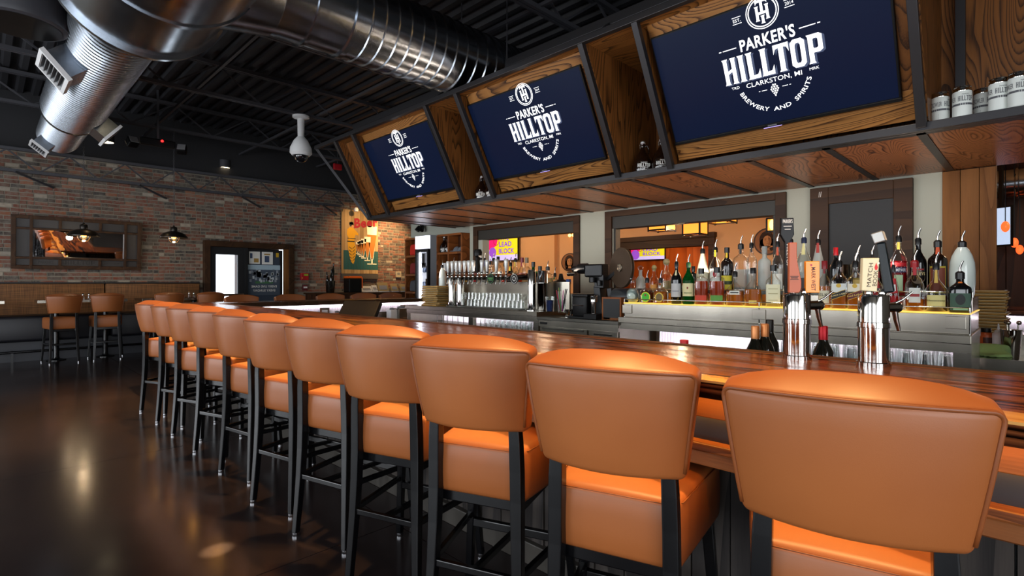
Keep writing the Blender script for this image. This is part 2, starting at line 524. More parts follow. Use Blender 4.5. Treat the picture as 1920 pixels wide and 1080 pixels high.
# ================================================================== THE SETTING
# floor: poured slabs with saw-cut joints
fl = struct('floor', G().box(-4.5, 13, -3.5, 13.6, -.12, -.008), M['joint'])
fx = [-4.5, -3.12, -.78, 1.56, 3.9, 6.24, 8.6, 13]; fy = [-3.5, -2.25, .1, 2.43, 4.77, 7.1, 9.45, 11.8, 13.6]
for i in range(len(fx) - 1):
    for j in range(len(fy) - 1):
        part('floor_slab', G().box(fx[i] + .003, fx[i + 1] - .003, fy[j] + .003, fy[j + 1] - .003, -.01, 0), M['floor'], fl)
# ceiling: corrugated roof deck running along the room
g = G(); prof = []
x = -4.7
while x < 13.2:
    prof += [(x, 4.5), (x + .03, 4.56), (x + .10, 4.56), (x + .13, 4.5)]; x += .2
g.strip([(a, -3.6, b) for a, b in prof], [(a, 13, b) for a, b in prof])
g.box(-4.7, 13.2, -3.6, 13, 4.6, 4.7)
struct('ceiling', g, M['deck'])
# brick wall at the far end with a door opening
OX0, OX1, OZ = 3.33, 5.04, 2.08
g = G().box(-4.5, OX0, 12.3, 12.55, 0, 4.6).box(OX1, 13, 12.3, 12.55, 0, 4.6).box(OX0, OX1, 12.3, 12.55, OZ, 4.6)
wb = struct('wall_back', g, M['mortar'])
struct('trim_4', G().box(-4.4, 12.9, 12.24, 12.299, 3.52, 4.55), M['blackpaint'])
bricks = []
row = 0; z = 1.06
while z < 3.50:
    x = -.35 - (.1025 if row % 2 else 0) - random.uniform(0, .02)
    while x < 8.75:
        wd = .172 if random.random() < .78 else .083
        cx = x + wd / 2
        if not (OX0 - .11 < cx < OX1 + .11 and z < OZ + .06) and not (cx < 3.15 and z < 1.25):
            bricks.append((cx, z + .029, wd, random.choices(range(8), (20, 16, 16, 15, 16, 9, 4, 6))[0], random.uniform(.004, .011)))
        x += wd + .011
    row += 1; z += .068
def dist(b): return (b[0] ** 2 + 12.3 ** 2 + (b[1] - CAMH) ** 2) - 8 * b[2]
def vis(b):
    px, dd = b[0], 12.3
    d = px * _s + dd * _c; u = (px * _c - dd * _s) / d
    return -.95 < u < .3 and not (.3 < b[0] < 2.2 and 1.5 < b[1] < 2.45) and not (6.3 < b[0] < 7.35 and 1.55 < b[1] < 3.1)
order = sorted([b for b in bricks if vis(b)], key=dist)
single = set(id(b) for b in order[:300])
bm_cache = {}
g = G()
for b in bricks:
    cx, cz, wd, k, pr = b
    if id(b) in single:
        key = (k, wd)
        if key not in bm_cache:
            bm_cache[key] = G().add([(-wd / 2, .02, -.0285), (wd / 2, .02, -.0285), (wd / 2, .02, .0285), (-wd / 2, .02, .0285),
                                     (-wd / 2 + .003, -.008, -.0255), (wd / 2 - .003, -.008, -.0255), (wd / 2 - .003, -.008, .0255), (-wd / 2 + .003, -.008, .0255)],
                                    [(4, 5, 6, 7), (0, 1, 5, 4), (1, 2, 6, 5), (2, 3, 7, 6), (3, 0, 4, 7)]).mesh('brick', BR[k])
        obj('brick', bm_cache[key], wb, (cx, 12.3 - random.uniform(0, .005), cz), rot=(0, random.uniform(-.006, .006), 0))
    else:
        y0 = 12.3 - pr
        g.add([(cx - wd / 2, 12.305, cz - .0285), (cx + wd / 2, 12.305, cz - .0285), (cx + wd / 2, 12.305, cz + .0285), (cx - wd / 2, 12.305, cz + .0285),
               (cx - wd / 2 + .003, y0, cz - .0255), (cx + wd / 2 - .003, y0, cz - .0255), (cx + wd / 2 - .003, y0, cz + .0255), (cx - wd / 2 + .003, y0, cz + .0255)],
              [(4, 5, 6, 7), (0, 1, 5, 4), (1, 2, 6, 5), (2, 3, 7, 6), (3, 0, 4, 7)], k)
o = part('brickwork', g, BR, wb); o['kind'] = 'stuff'
# wall with the pass-through windows
XW = 5.65
g = G()
def wseg(y0, y1, z0, z1): g.box(XW, XW + .14, y0, y1, z0, z1)
wseg(.57, 1.83, 0, 2.9); wseg(3.82, 4.40, 0, 2.9); wseg(6.29, 6.6, 0, 2.9)
wseg(1.83, 3.82, 0, 1.0); wseg(4.40, 6.29, 0, 1.0); wseg(1.83, 3.82, 2.1, 2.9); wseg(4.40, 6.29, 2.1, 2.9)
struct('wall_right', g, M['wallwhite'])
struct('wall_alcove', G().box(5.80, 5.86, 6.6, 8.5, 0, 4.4), M['wallwhite'])
struct('wall_slanted', G().prism([(5.86, 8.3), (5.86, 8.5), (8.95, 12.25), (9.0, 12.1)], lambda a, b, d: (a, b, d), 0, 4.4), M['wallwhite'])
def window(n, y0, y1):
    wn = obj('window_%d' % n, None); wn['kind'] = 'structure'
    fr = G()
    fr.box(XW - .03, XW + .17, y0, y0 + .10, 1.0, 2.185).box(XW - .03, XW + .17, y1 - .10, y1, 1.0, 2.185)
    fr.box(XW - .03, XW + .17, y0 + .1, y1 - .1, 2.115, 2.185)
    part('window_frame', fr, M['darkwood'], wn, bev=.004)
    part('window_sill', G().box(XW - .08, XW + .2, y0, y1, .96, 1.0), M['darkwood'], wn, bev=.004)
    part('rolled_shutter', G().box(XW - .005, XW + .15, y0 + .1, y1 - .1, 1.965, 2.115), M['shutter'], wn, bev=.004)
    part('shutter_track', G().box(XW + .02, XW + .12, y0 + .1, y0 + .135, 1.0, 1.965), M['shutter'], wn)
    part('shutter_track', G().box(XW + .02, XW + .12, y1 - .135, y1 - .1, 1.0, 1.965), M['shutter'], wn)
window(1, 4.34, 6.49); window(2, 1.775, 3.93)
# timber-clad wall end
o = struct('trim_1', G().box(XW + .005, XW + .13, .24, .565, 0, 2.9), M['darkwood'])
for y0, y1 in ((.235, .335), (.338, .452), (.455, .567)):
    part('plank', G().box(XW - .03, XW + .006, y0, y1, .0, 2.2), M['rustic'], o, bev=.003)
# rooms behind the wall
struct('wall_dining', G().box(9.0, 9.15, 6.05, 12.3, 0, 4.5).box(9, 9.15, .8, 4.0, 0, 4.5).box(9, 9.15, 4.0, 6.05, 2.07, 4.5), M['orange'])
struct('wall_lounge', G().box(12.0, 12.1, .8, 12.3, 0, 4.5), M['orangedark'])
o = struct('wall_panelled', G().box(9.0, 9.1, -3.5, .8, 0, 4.5), M['darkpanel'])
for i in range(12):
    part('plank', G().box(8.97, 9.0, -1.2 + i * .166, -1.2 + i * .166 + .16, 0, 3.2), M['darkpanel'], o, bev=.004)
struct('wall_partition', G().box(XW + .14, 9, .70, .80, 0, 4.5), M['orange'])
struct('trim_2', G().box(8.93, 9.16, 3.97, 4.08, 0, 2.15).box(8.93, 9.16, 5.97, 6.08, 0, 2.15).box(8.93, 9.16, 4.08, 5.97, 1.93, 2.07).box(8.9, 9.16, 3.95, 6.1, 2.07, 2.16), M['darkwood'], bev=.005)
struct('ceiling_dining', G().prism([(XW + .14, -3.5), (12, -3.5), (12, 12.2), (9.05, 12.2), (5.9, 8.4), (5.9, 6.7), (XW + .14, 6.5)], lambda a, b, d: (a, b, d), 2.95, 3.05), M['orange'])
struct('trim_3', G().box(8.9, 9.0, 7.55, 7.72, 0, 2.95), M['orange'])
# room shell behind the camera, with window openings
g = G().box(-4.65, -4.5, -3.5, 12.3, 0, .35).box(-4.65, -4.5, -3.5, 12.3, 3.0, 4.6)
ys = (-3.5, -2.4, 0, 1.0, 3.4, 4.4, 6.8, 7.8, 10.2, 12.3)
for i in range(0, 10, 2): g.box(-4.65, -4.5, ys[i], ys[i + 1], .35, 3.0)
struct('wall_left', g, mat('side_wall_paint', '#8a847a', .8))
g = G().box(-4.5, 13, -3.65, -3.5, 0, .35).box(-4.5, 13, -3.65, -3.5, 3.0, 4.6)
xs = (-4.5, -4.25, -1.95, -1.65, .65, 13)
for i in range(0, 6, 2): g.box(xs[i], xs[i + 1], -3.65, -3.5, .35, 3.0)
struct('wall_front', g, mat('front_wall_paint', '#8a847a', .8))
struct('wall_far_right', G().box(13, 13.1, -3.5, 12.3, 0, 4.6), M['darkpanel'])

# ------------------------------------------------------------------ entrance door in the brick wall
d = obj('door_1', None); d['kind'] = 'structure'
fr = G().box(3.25, 3.37, 12.2, 12.4, 0, 2.16).box(5.0, 5.12, 12.2, 12.4, 0, 2.16).box(3.37, 5.0, 12.2, 12.4, 2.04, 2.16)
part('door_frame', fr, M['darkwood'], d, bev=.006)
leaf = G().box(3.37, 3.50, 12.3, 12.35, 0, 2.04).box(3.93, 4.07, 12.3, 12.35, 0, 2.04).box(3.5, 3.93, 12.3, 12.35, 1.88, 2.04).box(3.5, 3.93, 12.3, 12.35, 0, .35)
part('door_leaf', leaf, M['darkframe'], d)
part('pane', G().box(3.5, 3.93, 12.32, 12.327, .35, 1.88), M['pane'], d)
part('mullion', G().box(4.07, 4.12, 12.25, 12.4, 0, 2.04), M['darkframe'], d)
part('push_bar', G().beam((3.42, 12.26, 1.02), (4.04, 12.26, 1.02), .03, .05), M['steel'], d)
d2 = obj('door_2', None); d2['kind'] = 'structure'
part('door_leaf', G().box(4.12, 4.2, 12.33, 12.37, 0, 2.02).box(4.84, 4.9, 12.33, 12.37, 0, 2.02).box(4.2, 4.84, 12.33, 12.37, 1.95, 2.02).box(4.2, 4.84, 12.33, 12.37, 0, .3), M['darkframe'], d2)
part('pane', G().box(4.2, 4.84, 12.345, 12.355, .3, 1.95), mat('dusk_glass', '#3d4656', .05), d2)
part('side_panel', G().box(4.93, 5.0, 12.23, 12.38, 0, 2.04), M['rustic'], d2)
g = G().box(4.17, 4.40, 12.325, 12.329, 1.70, 1.97)
g2 = G().box(4.19, 4.24, 12.322, 12.324, 1.82, 1.93, 0).box(4.27, 4.37, 12.322, 12.324, 1.73, 1.82, 1)
n = solo('door_notice', g, M['paper'], 'white printed notice taped to glass door beside the bright doorway', 'notice')
part('print', g2, [flat('print_blue', '#41506c'), flat('print_ochre', '#a88445')], n)
g = G().box(4.44, 4.68, 12.325, 12.329, 1.69, 1.97)
n = solo('door_notice', g, M['paper'], 'white notice with a colored picture, nearer the push side of glass door', 'notice')
part('print', G().box(4.5, 4.6, 12.322, 12.324, 1.74, 1.88, 0).box(4.49, 4.62, 12.322, 12.324, 1.90, 1.93, 1), [flat('print_blue', ''), flat('print_ochre', '')], n)
n = solo('game_day_poster', G().box(4.14, 4.84, 12.324, 12.329, 1.0, 1.675), flat('poster_dark', '#46505e'), 'dark crowd poster with mirrored white lettering on the glass door', 'poster')
g = G()
for i in range(60):
    a, b = random.uniform(4.17, 4.81), random.uniform(1.31, 1.55)
    g.box(a - .022, a + .022, 12.320, 12.323, b - .03, b + .03, random.choice((0, 0, 1, 2)))
part('crowd_print', g, [flat('crowd_grey', '#8f959e'), flat('crowd_pale', '#c2c8cc'), flat('crowd_dark', '#555a63')], n)['kind'] = 'stuff'
part('pitch_print', G().box(4.3, 4.68, 12.321, 12.3235, 1.26, 1.31), flat('pitch_green', '#3f6b44'), n)
part('sky_print', G().box(4.14, 4.84, 12.321, 12.3235, 1.57, 1.675), flat('poster_sky', '#a9bfcc'), n)
g = G(); fn = plane((4.49, 12.321, 1.195), (-1, 0, 0), (0, 0, 1)); text(g, 'LIVE', .05, fn, w=.55)
fn = plane((4.49, 12.321, 1.105), (-1, 0, 0), (0, 0, 1)); text(g, 'SUNDAY', .05, fn, w=.48)
part('lettering', g, M['paper'], n)
solo('door_sticker', G().box(4.75, 4.81, 12.326, 12.329, 1.86, 1.96), flat('yellow_sticker', '#d2a926'), 'small yellow sticker high on the glass door frame', 'sticker')
struct('trim_5', G().box(4.07, 5.04, 12.9, 12.95, 0, 2.1).box(4.07, 4.1, 12.56, 12.9, 0, 2.1).box(4.07, 5.04, 12.56, 12.9, 2.09, 2.12), M['darkpanel'])

# ------------------------------------------------------------------ roof joists (black open-web)
def joist(y, z0=3.97, dep=.5, pitch=.62, x0=-4.4, x1=12.8, label=''):
    t = thing('roof_joist', label, 'joist', (0, y, z0), group='black roof joists')
    part('bottom_chord', G().box(x0, x1, -.045, -.008, 0, .045).box(x0, x1, .008, .045, 0, .045), M['joist'], t)
    part('top_chord', G().box(x0, x1, -.05, -.008, dep - .05, dep).box(x0, x1, .008, .05, dep - .05, dep), M['joist'], t)
    x = x0; k = 0
    ms = [None, None]
    while x < x1 - pitch:
        a, b = ((0, .03), (pitch, dep - .03)) if k % 2 == 0 else ((0, dep - .03), (pitch, .03))
        if ms[k % 2] is None: ms[k % 2] = G().beam((a[0], 0, a[1]), (b[0], 0, b[1]), .022, .022).mesh('web_bar', M['joist'])
        if -1.8 < x < 7.5: obj('web_bar', ms[k % 2], t, (x, 0, 0))
        x += pitch; k += 1
    return t
for y, l in ((1.06, 'black open-web roof joist crossing high above the big duct drum'), (3.52, 'black open-web roof joist just past the big duct drum'),
             (5.98, 'black open-web roof joist above the rim of the duct drum'), (8.44, 'black open-web roof joist beyond the cross duct, above the dome camera'),
             (10.9, 'black open-web roof joist nearest the brick wall, above emergency lights')):
    joist(y, label=l)
t = thing('wall_truss', 'low black lattice truss running across the top of brick wall', 'truss', (0, 12.05, 3.12))
part('bottom_chord', G().box(-4.4, 6.4, -.03, .03, 0, .05), M['joist'], t)
part('top_chord', G().box(-4.4, 6.4, -.03, .03, .36, .41), M['joist'], t)
for i in range(18):
    x = -.9 + i * .40
    part('web_bar', G().beam((0, 0, .03), (.4, 0, .37), .022, .022) if i % 2 == 0 else G().beam((0, 0, .37), (.4, 0, .03), .022, .022), M['joist'], t, loc=(x, 0, 0))
for x in (2.1, 3.9, 5.7, .4):
    solo('wall_brace', G().beam((x, 12.0, 3.12), (x + .5, 12.28, 2.95), .03, .03), M['joist'], 'short black wall brace, ' + {.4: 'above the first pendant lamp', 2.1: 'near the second pendant lamp', 3.9: 'above the entrance doorway', 5.7: 'near the painted plank sign'}[x], 'brace', 'braces under the wall truss')
# bridging bars lengthwise between joists
for x, l in ((2.15, 'black bridging bar between roof joists beside the long duct'), (3.9, 'black bridging bar between roof joists above dome camera'), (-.9, 'black bridging bar between roof joists far beyond the long duct'), (5.6, 'black bridging bar between roof joists over the canopy')):
    solo('bridging_bar', G().beam((x, 1.0, 4.02), (x, 12.1, 4.02), .035, .035), M['joist'], l, 'bar', 'lengthwise bridging bars')
    
# ------------------------------------------------------------------ ducts
XD, ZD = .88, 3.62
def ribbed(r, L, pitch, rib=.014, n=48):
    prof = []; k = int(L / pitch)
    for i in range(k):
        y = i * pitch
        prof += [(r, y), (r, y + pitch * .78), (r + rib, y + pitch * .84), (r + rib, y + pitch * .92), (r, y + pitch * .99)]
    return G().lathe(prof, n, cap=False)
ALONGY = Matrix.Rotation(-PI / 2, 4, 'X'); ALONGX = Matrix.Rotation(PI / 2, 4, 'Y')
t = thing('spiral_duct', 'galvanised spiral duct run with large drum, stepping down to brick wall', 'duct', (XD, 4.9, ZD))
part('drum', G().lathe([(.57, -.75), (.57, -.02), (.60, -.02), (.60, .02), (.57, .02), (.33, .022)], 48, cap=False).xf(ALONGY), M['duct'], t, smooth=35)
part('drum_rim', G().lathe([(.57, -.80), (.61, -.80), (.61, -.75), (.57, -.75)], 48, cap=False).xf(ALONGY), M['duct'], t, smooth=35)
part('drum_body', G().lathe([(.60, -3.6), (.60, -.8)], 48, cap=False).xf(ALONGY), M['duct'], t, smooth=35)
part('spiral_pipe', ribbed(.33, 4.3, .075).xf(ALONGY), M['duct'], t, smooth=40)
part('reducer', G().lathe([(.335, 4.28), (.345, 4.3), (.345, 4.36), (.27, 4.46)], 40, cap=False).xf(ALONGY), M['duct'], t, smooth=35)
part('narrow_pipe', ribbed(.265, 1.75, .07).xf(ALONGY), M['duct'], t, smooth=40, loc=(0, 4.44, 0))
part('end_cap', G().lathe([(.268, 0), (.27, .03), (.02, .04)], 40).xf(ALONGY), M['duct'], t, smooth=35, loc=(0, 6.18, 0))
def register(y, ang, r, s=1):
    q = obj('register', None, t, (0, y, 0), rot=(0, ang, 0))
    part('register_box', G().box(-.13 * s, .13 * s, -.22 * s, .22 * s, -r - .17 * s, -r + .06), M['duct'], q)
    fr = G().box(-.16 * s, -.125 * s, -.25 * s, .25 * s, -r - .2 * s, -r - .16 * s).box(.125 * s, .16 * s, -.25 * s, .25 * s, -r - .2 * s, -r - .16 * s).box(-.125 * s, .125 * s, -.25 * s, -.215 * s, -r - .2 * s, -r - .16 * s).box(-.125 * s, .125 * s, .215 * s, .25 * s, -r - .2 * s, -r - .16 * s)
    part('register_frame', fr, M['white'], q)
    lv = G()
    for i in range(7): lv.beam((-.12 * s + i * .04 * s, -.21 * s, -r - .18 * s), (-.12 * s + i * .04 * s, .21 * s, -r - .18 * s), .006, .03)
    part('louvre', lv, M['grey'], q)
register(1.75, R(50), .33); register(4.15, R(-50), .33, .9); register(5.8, R(40), .265, .8)
t = thing('cross_duct', 'wide galvanised spiral duct crossing from the drum over the canopy', 'duct', (XD, 4.33, ZD))
part('collar', G().lathe([(.42, .35), (.36, .75), (.345, .76), (.345, .80)], 44, cap=False).xf(ALONGX), M['duct'], t, smooth=35)
part('branch_pipe', G().lathe([(.34, .8), (.34, 1.0), (.355, 1.0), (.355, 1.03), (.34, 1.03), (.34, 1.32), (.36, 1.32), (.36, 1.36)], 44, cap=False).xf(ALONGX), M['duct'], t, smooth=35)
part('spiral_pipe', ribbed(.345, 4.2, .13, .012, 44).xf(ALONGX), M['duct'], t, smooth=40, loc=(1.36, 0, 0))
solo('duct_hanger', G().beam((3.9, 4.7, 3.3), (3.9, 4.7, 4.5), .01, .01).beam((3.9, 3.96, 3.6), (3.9, 3.96, 4.5), .01, .01), M['joist'], 'thin steel strap hanging the cross duct from roof', 'hanger')

# ================================================================== CANOPY WITH TELEVISIONS
TV_U = Vector((-.477, 0, .879)); TV_N = Vector((-.879, 0, -.477))
def front(y, b, r=0): return Vector((4.02, y, 2.2)) + TV_U * b - TV_N * r
YE, YN = 6.98, -1.3
can = thing('bar_canopy', 'oak and blackened steel canopy over back bar holding tilted televisions', 'canopy', (0, 0, 0))
part('bottom_rail', G().box(4.0, 4.05, YN, YE, 2.2, 2.25).box(4.05, 4.12, YN, YE, 2.2, 2.207), M['frame'], can, bev=.003)
part('top_rail', G().beam((3.45, YN, 3.25), (3.45, 7.48, 3.25), .05, .05), M['frame'], can, bev=.003)
for y0, y1 in ((YN, 3.85), (4.8, 7.0)): part('upper_rail', G().beam((3.8, y0, 3.52), (3.8, y1, 3.52), .05, .08), M['frame'], can, bev=.003)
for y in (7.0, 4.9, 2.6, .6):
    part('rail_strut', G().beam((3.8, y, 3.5), (3.5, y, 3.25), .03, .03), M['frame'], can)
part('end_brace', G().beam((4.02, 6.98, 2.22), (3.45, 7.48, 3.25), .035, .035), M['frame'], can)
part('end_brace', G().beam((3.45, 7.45, 3.25), (5.0, 7.0, 3.25), .03, .03), M['frame'], can)
posts = [6.889, 6.407, 4.793, 4.262, 2.648, 2.143, .501]
for y in posts:
    part('post', G().beam(front(y, .03), front(y, 1.19), .05, .05, up=(0, 1, 0)), M['frame'], can, bev=.003)
# underside: oak panels between flat steel battens
by = [1.033 - .5185 * k for k in range(-11, 5)]; by = [y for y in by if YN < y < YE] ; by = sorted(by + [YN, YE])
for a, b in zip(by[:-1], by[1:]):
    if b - a > .1: part('underside_panel', G().box(4.06, XW, a + .02, b - .02, 2.207, 2.22), M['oakunder'], can, loc=(0, 0, 0))
for y in by[1:-1]:
    part('batten', G().box(4.06, XW - .002, y - .024, y + .024, 2.2, 2.209), M['frame'], can)
part('end_panel', G().box(4.06, XW, YE - .02, YE, 2.2, 2.3), M['frame'], can)
part('top_panel', G().box(3.47, XW, YN, YE, 3.235, 3.25), M['oak'], can)
part('shelf_panel', G().box(4.05, XW, YN, YE, 2.222, 2.25), M['oakunder'], can)
def side(y, name='divider'):
    g = G(); p0 = front(0, .06, .02); p1 = front(0, 1.17, .02)
    g.prism([(p0.x, p0.z), (4.62, 2.25), (4.62, 3.235), (p1.x, p1.z)], lambda a, b, d: (a, d, b), y - .012, y + .012)
    part(name, g, M['oakZ'], can)
for y in posts: side(y + (.02 if y in (6.407, 4.262, 2.143) else -.02))
side(posts[0] - .0)
part('back_panel', G().box(4.60, 4.63, YN, YE, 2.25, 3.235), M['oakZ'], can)
# slanted oak panels around each television
for y0, y1 in ((4.793, 6.407), (2.648, 4.262), (.501, 2.143)):
    for b0, b1, c0, c1 in ((.05, .24, y0 + .03, y1 - .03), (.99, 1.17, y0 + .03, y1 - .03)):
        g = G(); g.prism([(c0, b0), (c1, b0), (c1, b1), (c0, b1)], lambda a, b, d: front(a, b, d), .10, .125)
        part('surround_rail', g, M['oak'], can, bev=.003)
    for c0, c1 in ((y0 + .03, y0 + .2), (y1 - .1, y1 - .03)):
        g = G(); g.prism([(c0, .24), (c1, .24), (c1, .99), (c0, .99)], lambda a, b, d: front(a, b, d), .105, .12)
        part('surround_stile', g, M['oakZ'], can)
# slanted panel in the first bay beyond the televisions
g = G(); g.prism([(6.43, .05), (6.87, .05), (6.87, 1.1), (6.43, 1.1)], lambda a, b, d: front(a, b, d), .10, .12)
part('slanted_panel', g, M['oakZ'], can)
part('corner_post', G().box(4.52, 4.58, .34, .39, 2.25, 3.23), M['frame'], can)

# ---- logo
def stem(x0, x1, fl=.07): return [(x0 - fl, 0), (x1 + fl, 0), (x1, .08), (x1, .92), (x1 + fl, 1), (x0 - fl, 1), (x0, .92), (x0, .08)]
def ring(cx0, cx1, y0, y1, t, tv, cut=.22):
    def oc(a0, a1, b0, b1, c): 
        ca = c * (a1 - a0); cb = c * (b1 - b0) * .5
        return [(a0 + ca, b0), (a1 - ca, b0), (a1, b0 + cb), (a1, b1 - cb), (a1 - ca, b1), (a0 + ca, b1), (a0, b1 - cb), (a0, b0 + cb)]
    o = oc(cx0, cx1, y0, y1, cut); i = oc(cx0 + t, cx1 - t, y0 + tv, y1 - tv, cut)
    return [[o[k], o[(k + 1) % 8], i[(k + 1) % 8], i[k]] for k in range(8)]
LET = {
 'H': (1.0, [stem(.09, .36), stem(.64, .91), [(.36, .40), (.64, .48), (.64, .60), (.36, .52)]]),
 'I': (.50, [stem(.10, .40)]),
 'L': (.85, [stem(.10, .40, .07), [(.40, 0), (.86, 0), (.86, .34), (.70, .15), (.40, .13)]]),
 'T': (.95, [[(0, 1), (.95, 1), (.95, .66), (.82, .84), (.63, .87), (.63, .08), (.71, 0), (.24, 0), (.32, .08), (.32, .87), (.13, .84), (0, .66)]]),
 'O': (.92, ring(.03, .89, 0, 1, .27, .15)),
 'P': (.92, [stem(.10, .38)] + ring(.12, .92, .36, 1, .26, .15)),
}
def hilltop(g, fn, cx, cy, W, H, m=0):
    tot = sum(LET[c][0] for c in 'HILLTOP') + .06 * 6
    k = W / tot; x = cx - W / 2
    for c in 'HILLTOP':
        wd, ps = LET[c]
        for p in ps:
            g.add([fn(x + a * k, cy - H / 2 + b * H) for a, b in p], [tuple(range(len(p)))], m)
        x += (wd + .06) * k
def rect(g, fn, x0, x1, y0, y1, m=0): g.add([fn(x0, y0), fn(x1, y0), fn(x1, y1), fn(x0, y1)], [(0, 1, 2, 3)], m)
def circ(g, fn, cx, cy, r0, r1, m=0, n=40, sx=1):
    g.strip([fn(cx + sx * r0 * math.cos(2 * PI * i / n), cy + r0 * math.sin(2 * PI * i / n)) for i in range(n)],
            [fn(cx + sx * r1 * math.cos(2 * PI * i / n), cy + r1 * math.sin(2 * PI * i / n)) for i in range(n)], m, True)
def logo_mesh():
    g, ge, gl, gr, gh = G(), G(), G(), G(), G(); fn = lambda a, b: Vector((a, b, 0)); fs = lambda a, b: Vector((a, b, -.0008))
    hilltop(g, fs, .014, .012, .64, .18, 1)
    hilltop(g, fn, 0, .02, .64, .18)
    text(g, 'PARKERS', .082, fn, cy=.168, w=.35)
    for sg in (-1, 1):
        rect(g, fn, *sorted((sg * .20, sg * .295)), .163, .169); rect(g, fn, *sorted((sg * .305, sg * .322)), .163, .169)
    circ(ge, fn, 0, .335, .098, .104); circ(ge, fn, 0, .335, .084, .091)
    # interlaced T and H
    def st(x, y0, y1, wd): ge.add([fn(x - wd * 1.6, y0), fn(x + wd * 1.6, y0), fn(x + wd, y0 + .01), fn(x + wd, y1 - .01), fn(x + wd * 1.6, y1), fn(x - wd * 1.6, y1), fn(x - wd, y1 - .01), fn(x - wd, y0 + .01)], [tuple(range(8))])
    c = .335
    st(-.032, c - .05, c + .042, .0085); st(.032, c - .05, c + .042, .0085); rect(ge, fn, -.032, .032, c - .012, c + .004)
    st(0, c - .07, c - .02, .0085); rect(ge, fn, -.0085, .0085, c + .004, c + .07)
    ge.add([fn(-.036, c + .078), fn(.036, c + .078), fn(.036, c + .050), fn(.026, c + .062), fn(-.026, c + .062), fn(-.036, c + .050)], [tuple(range(6))])
    for sg, k in ((-1, 'EST'), (1, '2014')):
        gg = gl if sg < 0 else gr
        text(gg, k, .020, fn, cx=sg * .165, cy=.335, w=.05)
        rect(gg, fn, sg * .165 - .03, sg * .165 + .03, .354, .358); rect(gg, fn, sg * .165 - .03, sg * .165 + .03, .312, .316)
    text(g, 'CLARK', .036, fn, cy=-.108, w=.36)
    text(g, 'TRD', .018, fn, cx=-.255, cy=-.10); text(g, 'MRK', .018, fn, cx=.255, cy=-.10)
    for sg in (-1, 1):
        rect(gh, fn, *sorted((sg * .05, sg * .085)), -.166, -.162); rect(gh, fn, *sorted((sg * .095, sg * .105)), -.166, -.162)
    # hop cone built of scales
    for i, (rr, n) in enumerate(((.012, 2), (.022, 3), (.026, 4), (.020, 3), (.012, 2), (.005, 1))):
        for j in range(n):
            x = (j - (n - 1) / 2) * (2 * rr / max(n, 1)) * 1.15; y = -.14 - i * .0145
            gh.add([fn(x, y + .008), fn(x + .0065, y + .001), fn(x, y - .0085), fn(x - .0065, y + .001)], [(0, 1, 2, 3)])
    RA = .232; cyc = -.072
    arc = lambda a, b: fn((RA - b) * math.sin(a / RA), cyc - (RA - b) * math.cos(a / RA))
    text(g, 'ARC', .029, arc, w=.58)
    ms = [M['logo'], M['logoshade']]
    return [(n, q.mesh(n, ms)) for n, q in (('lettering', g), ('monogram_emblem', ge), ('established_print', gl), ('year_print', gr), ('hop_emblem', gh))]
LOGO = logo_mesh()
tvr = Matrix((( 0, -1, 0), (0, 0, 0), (0, 0, 0)))
def television(y0, y1, label):
    yc, bc = (y0 + y1) / 2, .613
    W, H = abs(y1 - y0), .835
    t = thing('television', label, 'television', front(yc, bc, .07), group='tilted televisions in the canopy')
    Mx = Matrix((Vector((0, -1, 0)), TV_U, TV_N)).transposed()      # local x = viewer's right, y = up the screen, z = towards the room
    t.rotation_euler = Mx.to_euler()
    part('housing', rbox(W, H, .045, .008, 2, (2, 2, 1)), M['plastic'], t, loc=(0, 0, -.025))
    part('screen', G().box(-W / 2 + .014, W / 2 - .014, -H / 2 + .02, H / 2 - .014, -.004, -.001), M['navy'], t)
    for nm, me in LOGO: obj(nm, me, t, (.055, 0, .0006))
    part('bottom_bar', G().box(-W / 2, W / 2, -H / 2 - .006, -H / 2 + .016, -.03, .004), M['plastic'], t, bev=.003)
    part('maker_badge', G().box(-.03, .03, -H / 2 + .001, -H / 2 + .009, .004, .005), M['grey'], t)
    part('status_light', G().box(-.06, .06, -H / 2 - .010, -H / 2 - .006, -.01, .004), flat('status_light', '#8a7ab0', emit='#b9a6ff', estr=1.2), t)
television(4.945, 6.395, 'tilted television farthest along canopy, beside the empty oak end bay')
television(2.77, 4.25, 'tilted television in the middle canopy bay between two growler cubbies')
television(.595, 2.10, 'tilted television with the biggest logo, next to the silver-lidded cans')

# ---- growler jugs in the cubbies
def growler(loc, label):
    t = thing('growler_jug', label, 'jug', loc, rz=R(-50), group='brown glass growlers in the canopy cubbies')
    g = G().lathe([(.068, 0), (.080, .006), (.083, .02), (.083, .085), (.078, .11), (.058, .150), (.032, .185), (.018, .21), (.018, .24), (.021, .243), (.021, .255)], 28)
    part('jug_body', g, flat('brown_glass', '#170a05', .06, coat=.5), t, smooth=50)
    part('handle', G().tube([(.016, 0, .235), (.04, 0, .24), (.052, 0, .215), (.054, 0, .18), (.046, 0, .165)], .006, 8), flat('brown_glass', ''), t, smooth=60)
    st = part('swing_stopper', G().lathe([(.012, .255), (.016, .258), (.016, .272), (.008, .28)], 16), M['white'], t, smooth=40)
    part('rubber_ring', G().lathe([(.017, .252), (.018, .255), (.017, .258)], 16), M['red'], st)
    part('wire_bail', G().tube([(-.021, 0, .215), (-.024, 0, .25), (-.018, .0, .283), (.018, 0, .283), (.024, 0, .25), (.021, 0, .215)], .0018, 6), M['steel'], t)
    def sf(a, b): th = -PI / 2 + a / .0838; return Vector((.0838 * math.cos(th), .0838 * math.sin(th), b))
    g = G(); hilltop(g, sf, 0, .055, .12, .03); text(g, 'PARKERc', .011, sf, cy=.078, w=.055); text(g, 'CLARK', .009, sf, cy=.030, w=.07)
    for i in range(9): rect(g, sf, -.045 + i * .01, -.039 + i * .01, .012, .018)
    part('lettering', g, M['paper'], t)
